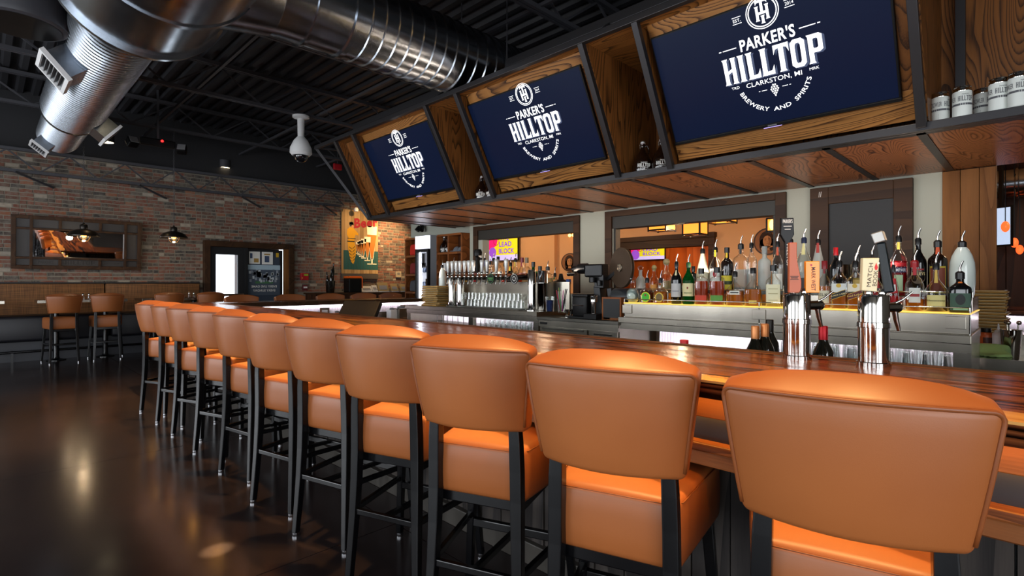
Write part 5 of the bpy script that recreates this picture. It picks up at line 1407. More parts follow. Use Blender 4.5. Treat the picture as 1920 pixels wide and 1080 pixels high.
for i, (px, yt, lab) in enumerate(((1237, 645, 'red-capped bottle top just showing above bar edge, first of three'), (1256, 642, 'red-capped bottle top just showing above bar edge, middle of three'), (1283, 637, 'red-capped bottle top just showing above bar edge, tallest of three'))):
    X = 2.2; p = onX(px, 529.5, X); d = X / ray(px).x; zt = CAMH + (529.5 - yt) / 992 * d
    t = thing('syrup_bottle', lab, 'bottle', (X, p.y, .50))
    h = zt - .5
    part('bottle_body', G().lathe([(.036, 0), (.038, .01), (.038, h - .22), (.018, h - .12), (.014, h - .08), (.014, h - .02)], 18), M['glass'], t, smooth=50)
    part('cap', G().lathe([(.018, h - .045), (.019, h - .004), (.017, h), (.001, h)], 18), M['red'], t, smooth=40)

# ================================================================== ON THE BAR: chrome tap columns, screen
def tap_column(px, lab):
    p = onX(px, 529.5, 1.985)
    t = thing('wine_tap', lab, 'tap', (1.985, p.y, BZ))
    part('column', G().lathe([(.047, 0), (.047, .010), (.0425, .012), (.0425, .118), (.0455, .120), (.0455, .134), (.0425, .136), (.0425, .214), (.040, .220), (.002, .221)], 36), M['chrome'], t, smooth=30)
    f = part('faucet', G().tube([(.03, -.01, .18), (.075, -.035, .18), (.092, -.042, .18)], [.016, .016, .017], 14).ball((.095, -.044, .18), .018, 12, 8).tube([(.085, -.04, .175), (.09, -.044, .14), (.097, -.05, .105)], [.009, .008, .006], 10), M['chrome'], t, smooth=50)
    part('lever', G().tube([(.08, -.037, .19), (.095, -.06, .205), (.105, -.085, .23)], [.004, .0035, .003], 8), M['chrome'], f, smooth=60)
    part('handle_stub', G().lathe([(.010, .22), (.012, .225), (.009, .235), (.007, .24)], 14, c=(-.005, .012, 0)).lathe([(.010, .22), (.012, .225), (.009, .235), (.007, .24)], 14, c=(.006, -.022, 0)), M['chrome'], t, smooth=40)
    return t
VR = Vector((.7059, -.7083, 0)); UP = Vector((0, 0, 1))       # handles are turned to face the customers' end of the bar
def hpos(px, py, X): return onX(px, py, X)
t1 = tap_column(1494, 'chrome wine tap column carrying the curved wooden and orange handles')
t2 = tap_column(1638, 'chrome wine tap column carrying the cream and long dark handles')
def handle(root, px0, px1, py0, py1, X, poly, m, lab, th=.018):
    """poly in unit box; placed as a slab facing along the view of someone at the customers' side"""
    c = onX((px0 + px1) / 2, (py0 + py1) / 2, X); d = X / ray((px0 + px1) / 2).x
    W = (px1 - px0) / 992 * d; H = (py1 - py0) / 992 * d
    ang = .18
    r = Vector((math.sin(.62), -math.cos(.62), 0)); nn = Vector((-r.y, r.x, 0)) * -1
    o = c - Vector(root.location)
    g = G(); g.prism(poly, lambda a, b, dd: o + r * (a * W) + UP * (b * H) + nn * dd, -th / 2, th / 2)
    h = part('tap_handle', g, m, root, label=lab, bev=.002)
    fn = lambda a, b: o + r * a + UP * b - nn * (-1) * 0 + FR * (th / 2 + .0012)
    FR = nn if nn.dot(-ray((px0 + px1) / 2)) > 0 else -nn
    return h, (lambda a, b: o + r * a + UP * b + FR * (th / 2 + .0012)), W, H
# curved reddish wooden handle
poly = [(-.42, .5), (.18, .5), (.16, .3), (.2, .12), (.36, -.08), (.5, -.26), (.5, -.40), (.40, -.48), (.30, -.5), (-.42, -.5)]
h, fn, W, H = handle(t1, 1477, 1500, 455, 549, 1.97, poly, flat('terracotta_wood', '#a5532f', .4), 'curved reddish-brown wooden handle')
g = G(); rect(g, fn, -.35 * W, .28 * W, -.24 * H, -.225 * H); rect(g, fn, -.35 * W, .28 * W, -.18 * H, -.165 * H); rect(g, fn, -.30 * W, .22 * W, -.215 * H, -.19 * H)
part('print', g, flat('dark_print', '#3a1c10'), h)
# orange slab handle with vertical lettering
poly = [(-.5, .5), (.5, .5), (.5, -.5), (-.5, -.5)]
h, fn, W, H = handle(t1, 1510, 1534, 490, 549, 2.0, poly, flat('orange_lacquer', '#f08a12', .25), 'orange slab handle')
g = G(); text(g, 'MARK', .30 * W, lambda a, b: fn(b + .04 * W, -a - .06 * H), w=.74 * H)
part('lettering', g, flat('dark_print', ''), h)
g = G(); circ(g, fn, -.12 * W, .38 * H, 0, .08 * W, n=14); part('drop_emblem', g, M['red'], h)
# tall black handle with shield head
poly = [(-.14, -.5), (.14, -.5), (.18, .18), (.5, .28), (.45, .42), (.46, .5), (-.46, .5), (-.45, .42), (-.5, .28), (-.18, .18)]
h, fn, W, H = handle(t1, 1463, 1487, 409, 550, 2.03, poly, M['plastic'], 'tall black handle with shield-shaped head and white lettering')
g = G(); text(g, 'PARKERc', .05 * H, lambda a, b: fn(a, b + .455 * H), w=.7 * W); text(g, 'HILL', .14 * W, lambda a, b: fn(b, -a + .0 * H), w=.3 * H); rect(g, fn, -.3 * W, .3 * W, .385 * H, .392 * H); rect(g, fn, -.22 * W, .22 * W, .345 * H, .352 * H)
part('lettering', g, M['paper'], h)
# cream slab with two lines of upright lettering, tilted
poly = [(-.44, .5), (.5, .5), (.36, -.5), (-.5, -.46)]
h, fn, W, H = handle(t2, 1615, 1645, 484, 547, 1.97, poly, flat('cream_lacquer', '#d8cfa8', .4), 'cream slab handle with red drop')
g = G(); text(g, 'MATCH', .24 * W, lambda a, b: fn(-b - .06 * W + .10 * a, a + .0 * H), w=.70 * H); text(g, 'BOOK', .24 * W, lambda a, b: fn(-b + .24 * W + .10 * a, a - .10 * H), w=.46 * H)
part('lettering', g, flat('dark_print', ''), h)
g = G(); g.add([fn(.30 * W, .36 * H), fn(.40 * W, .22 * H), (fn(.34 * W, .14 * H)), fn(.24 * W, .15 * H), fn(.20 * W, .22 * H)], [tuple(range(5))]); part('drop_emblem', g, flat('drop_red', '#d01a1a'), h)
# long dark handle leaning over, grey head
o = onX(1668, 549, 1.99) - Vector(t2.location); q = onX(1652, 455, 1.99) - Vector(t2.location)
h = part('tap_handle', G().beam(o, q, .026, .026, w2=.024, h2=.024), flat('petrol_lacquer', '#061116', .3, spec=.3), t2, label='long dark glossy handle leaning sideways', bev=.005)
q2 = onX(1645, 436, 1.99) - Vector(t2.location)
part('handle_head', G().beam(q, q2, .036, .03, w2=.038, h2=.032), flat('grey_tin', '#9a9894', .35, metal=.7), h, bev=.003)

# order screen leaning back on the inner edge of the bar
p0 = onX(640, 588, 2.09)
t = thing('order_screen', 'dark grey tilted order screen standing behind the bar, seen from its back', 'screen', (2.22, p0.y - .04, .98))
Mx = Matrix.Rotation(R(-62), 4, 'Z') @ Matrix.Rotation(R(-38), 4, 'X')
part('housing', rbox(.36, .045, .26, .015, 3, (2, 1, 2)).xf(Matrix.Translation((0, 0, .04)) @ Mx), flat('dark_grey_plastic', '#131010', .55, spec=.2), t, smooth=40)
part('screen_face', G().box(-.165, .165, -.0235, -.0225, -.11, .11).xf(Matrix.Translation((0, 0, .04)) @ Matrix.Rotation(R(-62), 4, 'Z') @ Matrix.Rotation(R(-38), 4, 'X') @ Matrix.Rotation(PI, 4, 'Z')), M['plastic'], t)
part('stand_foot', G().box(-.10, .10, -.10, .10, -.20, -.18).box(-.03, .03, -.03, .03, -.19, .03), M['plastic'], t, bev=.004)
solo('screen_shelf', G().box(2.10, 2.42, p0.y - .36, p0.y + .06, .76, .78).box(2.11, 2.41, p0.y - .33, p0.y - .31, .5, .76).box(2.11, 2.41, p0.y, p0.y + .02, .5, .76), M['steel'], 'small steel shelf under the tilted order screen', 'shelf')

# ------------------------------------------------------------------ underbar along the far leg
t = thing('underbar_sink', 'low stainless sink run lit from above inside the far bar leg', 'sink', (0, 0, 0))
part('sink_deck', G().box(2.5, 5.1, 6.55, 7.07, .70, .74), M['steelX'], t, bev=.004)
part('sink_body', G().box(2.55, 5.05, 6.6, 7.05, .1, .70), M['steel'], t)
part('sink_splash', G().box(2.5, 5.1, 7.05, 7.07, .74, .84), M['steelX'], t)
p = onY(708, 600, 6.85)
fa = part('faucet', G().tube([(p.x, 6.98, .74), (p.x, 6.98, .96), (p.x, 6.92, 1.0), (p.x, 6.85, .98), (p.x, 6.84, .90)], .016, 12).lathe([(.035, .74), (.035, .76), (.03, .80)], 16, c=(p.x, 6.98, 0)), M['chrome'], t, smooth=60)
for k, (px, w_, h, m, lab) in enumerate(((735, .12, .14, 'white', 'white soap dispenser on the lit sink run'), (752, .2, .16, 'steel', 'steel box on the lit sink run near the counter end'), (688, .08, .12, 'white', 'small white pot on the lit sink run next to order screen'), (632, .10, .13, 'orangep', 'small orange carton on lit sink run, by the order screen'))):
    p = onY(px, 600, 6.8); 
    t = thing('sink_box', lab, 'container', (p.x, 6.8, .74))
    part('container_body', rbox(w_, w_, h, .01, 2, (1, 1, 1)).xf(Matrix.Translation((0, 0, h / 2))), M[m], t)
    part('container_lid', G().lathe([(w_ * .3, h), (w_ * .3, h + .02), (w_ * .1, h + .03)], 14), M['grey'], t, smooth=40)

# ------------------------------------------------------------------ on the cooler section: projector, printer, cups
t = thing('film_projector', 'antique black film projector with brown reel standing on the back bar', 'projector', (4.02, 2.84, .955))
dk = flat('projector_black', '#121214', .35, metal=.3)
part('pedestal', G().box(-.10, .12, -.16, .045, 0, .03).beam((0, .0, .03), (0, .03, .30), .07, .09).beam((.02, -.12, .03), (.02, -.08, .28), .05, .06), dk, t, bev=.005)
part('motor_box', G().lathe([(.075, -.14), (.08, -.13), (.08, .13), (.075, .14)], 24).xf(Matrix.Translation((.03, -.26, .20)) @ Matrix.Rotation(PI / 2, 4, 'X')), flat('projector_grey', '#2b2f33', .4), t, smooth=40)
part('lamp_house', rbox(.12, .20, .12, .015, 2, (1, 1, 1)).xf(Matrix.Translation((0, .06, .44))), dk, t)
part('film_gate', G().box(-.05, .05, -.05, .05, .28, .40).lathe([(.03, 0), (.03, .05)], 14, c=(-.08, .05, .33)).lathe([(.022, 0), (.022, .05)], 14, c=(-.07, -.02, .30)), dk, t, bev=.004)
l = part('lens_barrel', G().tube([(-.02, .15, .46), (-.02, .24, .46), (-.02, .25, .46), (-.02, .31, .455)], [.05, .05, .032, .032], 18), dk, t, smooth=40)
part('lens_ring', G().tube([(-.02, .29, .415), (-.02, .38, .41)], [.022, .02], 16), M['chrome'], l, smooth=40)
rm = Matrix.Translation((-.04, -.24, .46)) @ Matrix.Rotation(R(-25), 4, 'Z') @ Matrix.Rotation(PI / 2, 4, 'Y')
r_ = part('reel', G().lathe([(.02, -.016), (.175, -.016), (.178, -.012), (.178, -.006), (.165, -.004), (.165, .004), (.178, .006), (.178, .012), (.175, .016), (.02, .016)], 40).xf(rm), flat('reel_brown', '#4a3b2e', .4, metal=.3), t, smooth=30)
hub = G().lathe([(.03, -.026), (.035, -.024), (.035, -.016)], 20)
for k in range(5): hub.lathe([(.012, -.028), (.012, -.02)], 10, c=(.024 * math.cos(k * 1.2566), .024 * math.sin(k * 1.2566), 0))
part('reel_hub', hub.xf(rm), M['steel'], r_, smooth=40)
part('reel_arm', G().beam((.02, -.05, .36), (-.01, -.22, .46), .03, .03), dk, t)
p = onX(1152, 596, 3.93)
t = thing('slate_crate', 'black slate-fronted crate with worn wooden edges at bottle step end', 'crate', (3.97, p.y + .02, .955))
part('crate_body', G().box(-.05, .10, -.10, .10, 0, .20), M['walnut'], t, bev=.003)
part('slate', G().box(-.06, -.05, -.085, .085, .02, .185), M['chalk'], t)
part('wood_corner', G().box(-.058, -.045, -.10, -.085, 0, .2).box(-.058, -.045, .085, .10, 0, .2).box(-.058, -.045, -.085, .085, .185, .2), M['walnut'], t)
p = onX(1095, 586, 3.95)
t = thing('coffee_machine', 'black coffee-maker sized machine with a chrome fitting on back bar', 'machine', (3.97, p.y, .955))
part('machine_body', rbox(.20, .17, .20, .02, 3, (1, 1, 1)).xf(Matrix.Translation((0, 0, .11))), M['plastic'], t, smooth=40)
part('machine_lid', G().box(-.09, .1, -.09, .09, .195, .225), M['plastic'], t, bev=.008)
part('front_bar', G().beam((-.105, -.06, .12), (-.105, .07, .12), .012, .012), M['chrome'], t)
part('base', G().box(-.12, .12, -.11, .11, 0, .02), M['plastic'], t, bev=.004)
p = onX(1113, 580, 3.9)
t = thing('juice_press', 'small chrome press on a black base beside the black machine', 'press', (3.90, p.y, .955))
part('press_base', G().box(-.06, .06, -.07, .07, 0, .05), M['plastic'], t, bev=.005)
part('press_column', G().lathe([(.022, .05), (.022, .15), (.032, .155), (.032, .21), (.028, .215)], 18), M['chrome'], t, smooth=40)
p = onX(1031, 582, 3.86)
t = thing('blue_tumbler', 'blue patterned tumbler glass standing by the straw holder', 'glass', (3.86, p.y, 1.0))
part('tumbler_wall', G().lathe([(.034, 0), (.036, .005), (.043, .15), (.040, .15), (.033, .008), (.002, .008)], 20, cap=False), M['glass'], t, smooth=40)
part('blue_fill', G().lathe([(.032, .009), (.038, .115), (.002, .116)], 20), flat('deep_blue', '#1c2c5a', .2, coat=.3), t, smooth=40)
p = onX(1046, 588, 3.83)
t = thing('straw_holder', 'clear holder full of coloured pens and straws on back bar', 'holder', (3.86, p.y - .02, .955 + .045))
part('holder_cup', G().lathe([(.035, 0), (.037, .005), (.042, .13), (.039, .13), (.033, .01), (.002, .01)], 20, cap=False), M['glass'], t, smooth=40)
for k, (c, a, b) in enumerate((('#2f5a9a', .05, .02), ('#b01e3a', -.04, .03), ('#1c1c20', .02, -.05), ('#3f8a4a', -.06, -.02), ('#8a8f98', .01, .05), ('#c04a8a', -.01, -.03), ('#20242c', .06, .0), ('#a5782a', -.03, .01), ('#d0d0d0', .03, .04))):
    part('pen', G().tube([(a * .2, b * .2, .012), (a, b, .20 + .012 * (k % 4))], .0045, 6), flat('pen_' + c[1:], c, .4), t, smooth=60)
for k, (px, lab) in enumerate(((1063, 'short shot measure on the back bar, next to the straw holder'), (1071, 'short shot measure on the back bar, next to the black machine'))):
    p = onX(px, 590, 3.9)
    t = thing('shot_measure', lab, 'measure', (3.9, p.y, .955), group='shot measures')
    part('measure_cup', G().lathe([(.02, 0), (.02, .005), (.008, .03), (.022, .075), (.02, .075), (.006, .035)], 16, cap=False), M['chrome'], t, smooth=40)
    part('rim', G().lathe([(.021, .073), (.0225, .075), (.021, .077)], 16, cap=False), M['chrome'], t)
p = onX(1053, 520, 4.5)
t = thing('desk_lamp', 'dark dome-shaped lamp with glass neck on the window sill area', 'lamp', (4.36, onX(1052, 530, 4.36).y, 1.17))
part('lamp_dome', G().lathe([(.095, .10), (.09, .125), (.03, .15), (.02, .2), (.015, .21)], 20, cap=False), M['plastic'], t, smooth=40)
part('lamp_stem', G().lathe([(.05, 0), (.05, .01), (.01, .02), (.01, .14)], 16), M['plastic'], t, smooth=40)
part('blue_switch', G().box(-.02, .02, -.12, -.085, .10, .15), flat('switch_blue', '#3a5a9a'), t)

# ------------------------------------------------------------------ right-hand end: far bar section, bar station
t = thing('dining_bar', 'far wooden bar section with white-lit inner side near the pine wall end', 'bar', (0, 0, 0))
part('bar_top', G().box(6.2, 6.9, -3.2, .50, 1.0, 1.055), M['bartop'], t, bev=.006)
part('inner_panel', corrugated(6.28, -3.2, .5, 0, 1.0), M['corrugated'], t)
part('white_light_strip', G().box(6.24, 6.25, -3.2, .48, .965, .978), M['ledsoft'], t)
part('bar_front', G().box(6.6, 6.65, -3.2, .5, 0, 1.0), M['darkpanel'], t)
t = thing('bar_station', 'stainless bar station holding towel, shaker and squeeze bottles', 'station', (0, 0, 0))
part('station_deck', G().box(4.65, 5.34, -1.2, .30, .74, .76), M['steelX'], t, bev=.003)
part('station_front', G().box(4.63, 4.65, -1.2, .30, .44, .79), M['steel'], t)
part('station_body', G().box(4.68, 5.60, -1.18, .28, .05, .74), M['steeldark'], t)
part('raised_ledge', G().box(5.34, 5.60, -.14, .46, .74, .905), M['steelX'], t, bev=.003)
menu_stack(5.46, onX(1852, 600, 5.46).y, .905, 14, PI / 2, 'wooden menu board, %s from the top, in the stack by the pine boards', 'menu boards stacked by the pine boards', 1.03)
p = onX(1848, 665, 5.15)
def squeeze(px, c, lab, neck=False):
    p = onX(px, 665, 5.15); t = thing('squeeze_bottle', lab, 'bottle', (5.15, p.y, .76))
    part('bottle_body', G().lathe([(.038, 0), (.042, .006), (.042, .14), (.034, .16), (.02, .17)], 20), flat('squeeze_' + c[1:], c, .4), t, smooth=40)
    if neck: part('nozzle', G().lathe([(.022, .165), (.022, .18), (.008, .19), (.004, .23)], 14), M['white'], t, smooth=40)
    else: part('cap', G().lathe([(.03, .165), (.03, .195), (.002, .196)], 14), M['plastic'], t, smooth=40)
    if not neck:
        g = G(); sf = lambda a, b: Vector((.0428 * math.cos(PI + .45 + a / .0428), .0428 * math.sin(PI + .45 + a / .0428), b))
        g.strip([sf(-.035 + .007 * i, .09) for i in range(11)], [sf(-.035 + .007 * i, .13) for i in range(11)]); part('bottle_label', g, flat('dark_label', '#3a1408'), t)
squeeze(1849, '#a4481c', 'brown sauce bottle with black cap at the lit bar station')
squeeze(1872, '#e4dfe6', 'white squeeze bottle with nozzle at the lit bar station', True)
p = onX(1897, 650, 5.1)
t = thing('cocktail_shaker', 'steel cocktail shaker holding spoons at the lit bar station', 'shaker', (5.0, p.y, .76))
part('shaker_tin', G().lathe([(.04, 0), (.044, .01), (.058, .19), (.060, .2), (.055, .198), (.04, .02)], 24, cap=False), M['chrome'], t, smooth=40)
for a, b in ((.03, .02), (-.03, .01), (0, -.03)): part('spoon', G().tube([(a * .4, b * .4, .03), (a * 1.2, b * 1.2, .24)], .005, 6).ball((a * 1.3, b * 1.3, .25), .015, 8, 6), M['steel'], t, smooth=60)
g = rbox(.26, .20, .075, .03, 4, (8, 8, 2))
g.warp(lambda x, y, z: (x + .02 * math.sin(y * 28), y + .015 * math.sin(x * 31), z * (1 + .25 * math.sin(x * 19 + y * 13)) + .018 * math.sin(x * 12) * (z > 0)))
p = onX(1857, 668, 4.9)
solo('folded_towel', g, M['green'], 'crumpled green towel lying on the bar station deck', 'towel', smooth=180, loc=(4.83, p.y, .80))

# ================================================================== SHELVES AND FRIDGE BY THE ALCOVE
t = thing('wood_shelf_unit', 'wooden cubby shelf with hats and cups, right side of the glass-door fridge', 'shelf', (0, 0, 0))
def cubbies(t, x0, x1, ys, zs, m):
    part('back_panel', G().box(x1 - .02, x1, ys[0], ys[-1], .0, zs[-1]), M['darkpanel'], t)
    for y in ys: part('upright', G().box(x0, x1 - .02, y - .017, y + .017, 0, zs[-1]), m, t, bev=.002)
    for z in zs: part('shelf_board', G().box(x0 + .004, x1 - .02, ys[0] + .017, ys[-1] - .017, z - .017, z + .017), m, t)
cubbies(t, 5.56, 5.79, (6.71, 7.06, 7.38), (.1, .45, .80, 1.13, 1.46, 1.78, 2.09), M['walnut'])
t2 = thing('wood_shelf_unit', 'narrow wooden cubby column with red folded shirts, left side of fridge', 'shelf', (0, 0, 0))
cubbies(t2, 5.54, 5.79, (7.79, 8.30), (.1, .42, .76, 1.10, 1.42, 1.76, 2.08), M['walnut'])
def folded(x, y, z, c, lab, h=.18):
    g = rbox(.20, .34, h, .03, 3, (2, 3, 2)); g.warp(lambda a, b, d: (a, b * (1 - .1 * (d > 0)), d + .01 * math.sin(b * 20)))
    t = thing('folded_shirt', lab, 'shirt', (x, y, z))
    part('cloth', g.xf(Matrix.Translation((0, 0, h / 2))), flat('cloth_' + c[1:], c, .9), t, smooth=180)
    part('fold_line', G().box(-.103, -.098, -.10, .10, h * .45, h * .5), flat('cloth_' + c[1:], c), t)
folded(5.665, 8.04, 1.777, '#c92a1a', 'bright red folded cloth pile in the top cubby', .2)
folded(5.665, 8.04, 1.437, '#7d2420', 'dull red folded cloth pile in the second cubby down', .2)
folded(5.665, 8.04, 1.117, '#4a4a4e', 'grey patterned cloth pile in the third cubby down', .2)
folded(5.665, 8.04, .777, '#26262a', 'black cloth pile in the fourth cubby down', .16)
def hat(x, y, z, lab, c='#6e737a'):
    t = thing('cap_hat', lab, 'cap', (x, y, z))
    part('crown', G().ball((0, 0, 0), .078, 18, 8, sz=1.25, z0=.02), flat('hat_' + c[1:], c, .9), t, smooth=180)
    part('brim', G().prism([(-.13, -.04), (-.11, -.06), (-.04, -.07), (-.04, .07), (-.11, .06), (-.13, .04)], lambda a, b, d: (a, b, d + .01), 0, .008), flat('hat_' + c[1:], c), t)
hat(5.68, 6.83, 1.797, 'grey cap in the top right cubby of wooden shelf')
hat(5.68, 6.96, 1.797, 'grey cap beside another in the same cubby near its divider')
hat(5.68, 6.83, 1.477, 'larger grey cap in the second row of cubbies', '#7a7f86')
hat(5.67, 6.97, 1.477, 'grey cap next to the divider in second cubby row', '#62666c')
for dy, lab in ((-.06, 'dark growler jug in the top left cubby, nearer the divider'), (.07, 'dark growler jug in the top left cubby, nearer the fridge')):
    growler((5.66, 7.22 + dy, 1.797), lab)
for dy, lab in ((-.09, 'grey mug in second row cubby by the divider'), (.05, 'white mug in second row cubby by the fridge')):
    t = thing('mug', lab, 'mug', (5.66, 7.22 + dy, 1.477))
    part('cup', G().lathe([(.04, 0), (.045, .005), (.048, .14), (.044, .14), (.04, .01), (.002, .01)], 18, cap=False), M['grey'] if dy < 0 else M['white'], t, smooth=40)
    part('handle', G().tube([(-.045, 0, .11), (-.08, 0, .10), (-.08, 0, .05), (-.045, 0, .03)], .007, 8), M['grey'] if dy < 0 else M['white'], t, smooth=60)
t = thing('glass_door_fridge', 'tall glass-door drinks fridge with bright interior and lit header', 'fridge', (5.38, 7.57, 0))
part('cabinet', G().box(.05, .41, -.19, -.16, .05, 2.10).box(.05, .41, .16, .19, .05, 2.10).box(.38, .41, -.16, .16, .05, 2.1).box(.05, .41, -.16, .16, 2.07, 2.10).box(.05, .41, -.16, .16, .05, .25), flat('fridge_grey', '#8a9199', .5), t)
part('lit_header', G().box(.0, .05, -.185, .185, 1.87, 2.09), flat('header_glow', '#ffffff', .5, emit='#e8ecff', estr=1.3), t)
part('door_frame', G().box(0, .05, -.19, -.15, .25, 1.86).box(0, .05, .15, .19, .25, 1.86).box(0, .05, -.15, .15, 1.81, 1.86).box(0, .05, -.15, .15, .25, .30), M['plastic'], t)
part('door_pane', G().box(.02, .025, -.15, .15, .30, 1.81), M['pane'], t)
part('lit_liner', G().box(.36, .375, -.155, .155, .27, 1.84), flat('fridge_glow', '#ffffff', .5, emit='#eef0ff', estr=1.6), t)
part('light_tube', G().box(.06, .08, .125, .14, .3, 1.8), flat('tube_glow', '#ffffff', .5, emit='#f2f4ff', estr=22), t)
part('side_liner', G().box(.055, .36, .150, .159, .26, 1.86), M['white'], t)
part('side_liner', G().box(.055, .36, -.159, -.150, .26, 1.86), M['white'], t)
part('door_handle', G().beam((-.02, -.17, .9), (-.02, -.17, 1.35), .02, .02), M['steel'], t)
FC = ('bottom', 'second', 'third', 'top')
for zi, z in enumerate((.62, .90, 1.18, 1.46)):
    part('wire_shelf', G().box(.08, .35, -.155, .155, z - .006, z), M['white'], t)
    for k in range(4):
        solo('drink_can', G().lathe([(.025, 0), (.031, .008), (.031, .108), (.025, .12), (.002, .12)], 12), flat('can_%d' % (k % 3), ('#9aa4b4', '#c9ccd4', '#5d6a8a')[k % 3], .3, metal=.4), 'drink can in the bright fridge, %s shelf, %s from the door handle' % (FC[zi], ORD[k]), 'can', 'cans inside the glass-door fridge', smooth=40, loc=(5.50, 7.46 + k * .072, z))
t = thing('door_decal', 'dark printed decal hanging high on the fridge door', 'decal', (5.376, 7.50, 1.66))
part('decal_sheet', G().box(0, .003, -.07, .06, -.13, .13), flat('decal_grey', '#9a9ca6'), t)
part('print', G().box(-.002, 0, -.03, .03, -.08, .12).box(-.002, 0, -.06, .05, -.11, -.04), M['plastic'], t)
t = thing('wall_spot_fixture', 'small dark two-headed spotlight on the pale alcove wall', 'light fixture', (5.74, onX(790, 428, 5.74).y, 2.27))
part('fixture_plate', G().box(.02, .06, -.08, .08, .06, .10), M['plastic'], t)
for dy in (-.05, .05): part('lamp_head', G().tube([(0, dy, .05), (-.05, dy * 1.3, -.03)], [.035, .05], 14), M['plastic'], t, smooth=40)

# ------------------------------------------------------------------ chalkboard
t = thing('chalkboard', 'blank chalkboard in wide rustic frame on the pale wall', 'chalkboard', (XW - .03, 1.156, 1.65))
part('board', G().box(-.005, .02, -.26, .24, -.42, .37), M['chalk'], t)
part('board_frame', G().box(-.03, .03, -.395, -.26, -.55, .53).box(-.03, .03, .24, .395, -.55, .53).box(-.03, .03, -.26, .24, .37, .53).box(-.03, .03, -.26, .24, -.55, -.42), M['darkwood'], t, bev=.005)
g = G(); fn = plane((-.031, .32, .44), (0, -1, 0), (0, 0, 1))
for a in (0, .014): g.add([fn(a, 0), fn(a + .004, 0), fn(a + .010, .05), fn(a + .006, .05)], [(0, 1, 2, 3)])
part('chalk_mark', g, M['paper'], t)

# ------------------------------------------------------------------ rooms beyond: televisions, portraits, lamps
def wall_tv(x, y, z, W, H, lab):
    t = thing('room_television', lab, 'television', (x, y, z))
    part('housing', G().box(-.05, 0, -W / 2, W / 2, -H / 2, H / 2), M['plastic'], t, bev=.004)
    def e(n, c): return flat('tv_' + n, c, .5, emit=c, estr=1.0)
    fn = plane((-.0515, 0, 0), (0, -1, 0), (0, 0, 1)); f2 = plane((-.053, 0, 0), (0, -1, 0), (0, 0, 1)); f3 = plane((-.0545, 0, 0), (0, -1, 0), (0, 0, 1))
    w_, h_ = W / 2 - .015, H / 2 - .015
    g = G(); rect(g, fn, -w_, w_, -h_, h_); part('screen', g, e('yellow', '#c9c21e'), t)
    g = G(); rect(g, f2, -w_, w_, -h_, -h_ * .55); part('lilac_band', g, e('lilac', '#b8b0e8'), t)
    g = G(); g.add([f2(-w_, h_), f2(-w_ * .3, h_), f2(-w_ * .45, h_ * .25), f2(-w_, -h_ * .1)], [(0, 1, 2, 3)]); part('pink_block', g, e('pink', '#d81e6a'), t)
    g = G(); circ(g, f3, -w_ * .72, -h_ * .30, 0, w_ * .26, n=18); part('purple_disc', g, e('purple', '#8a4ac0'), t)
    g = G(); circ(g, f3, -w_ * .45, h_ * .62, w_ * .17, w_ * .2, n=18); part('red_arc', g, e('crimson', '#a01830'), t)
    g = G()
    text(g, 'THE2', h_ * .36, f3, cx=w_ * .12, cy=h_ * .86, w=w_ * .6); text(g, 'LEAD', h_ * .42, f3, cx=w_ * .18, cy=h_ * .36, w=w_ * .85); text(g, 'BLOCK', h_ * .42, f3, cx=w_ * .26, cy=-h_ * .22, w=w_ * 1.05)
    part('lettering', g, e('violet', '#6a2ac8'), t)
    part('bracket', G().box(0, .055, -.08, .08, -.08, .08), M['plastic'], t)
p = onX(946, 466, 8.95); wall_tv(8.94, p.y, p.z, 1.02, .60, 'bright yellow and purple television on orange wall behind the first window')
p = onX(1216, 473, 11.95); wall_tv(11.94, p.y, p.z, .98, .40, 'small bright television on orange boards beyond the second window doorway')
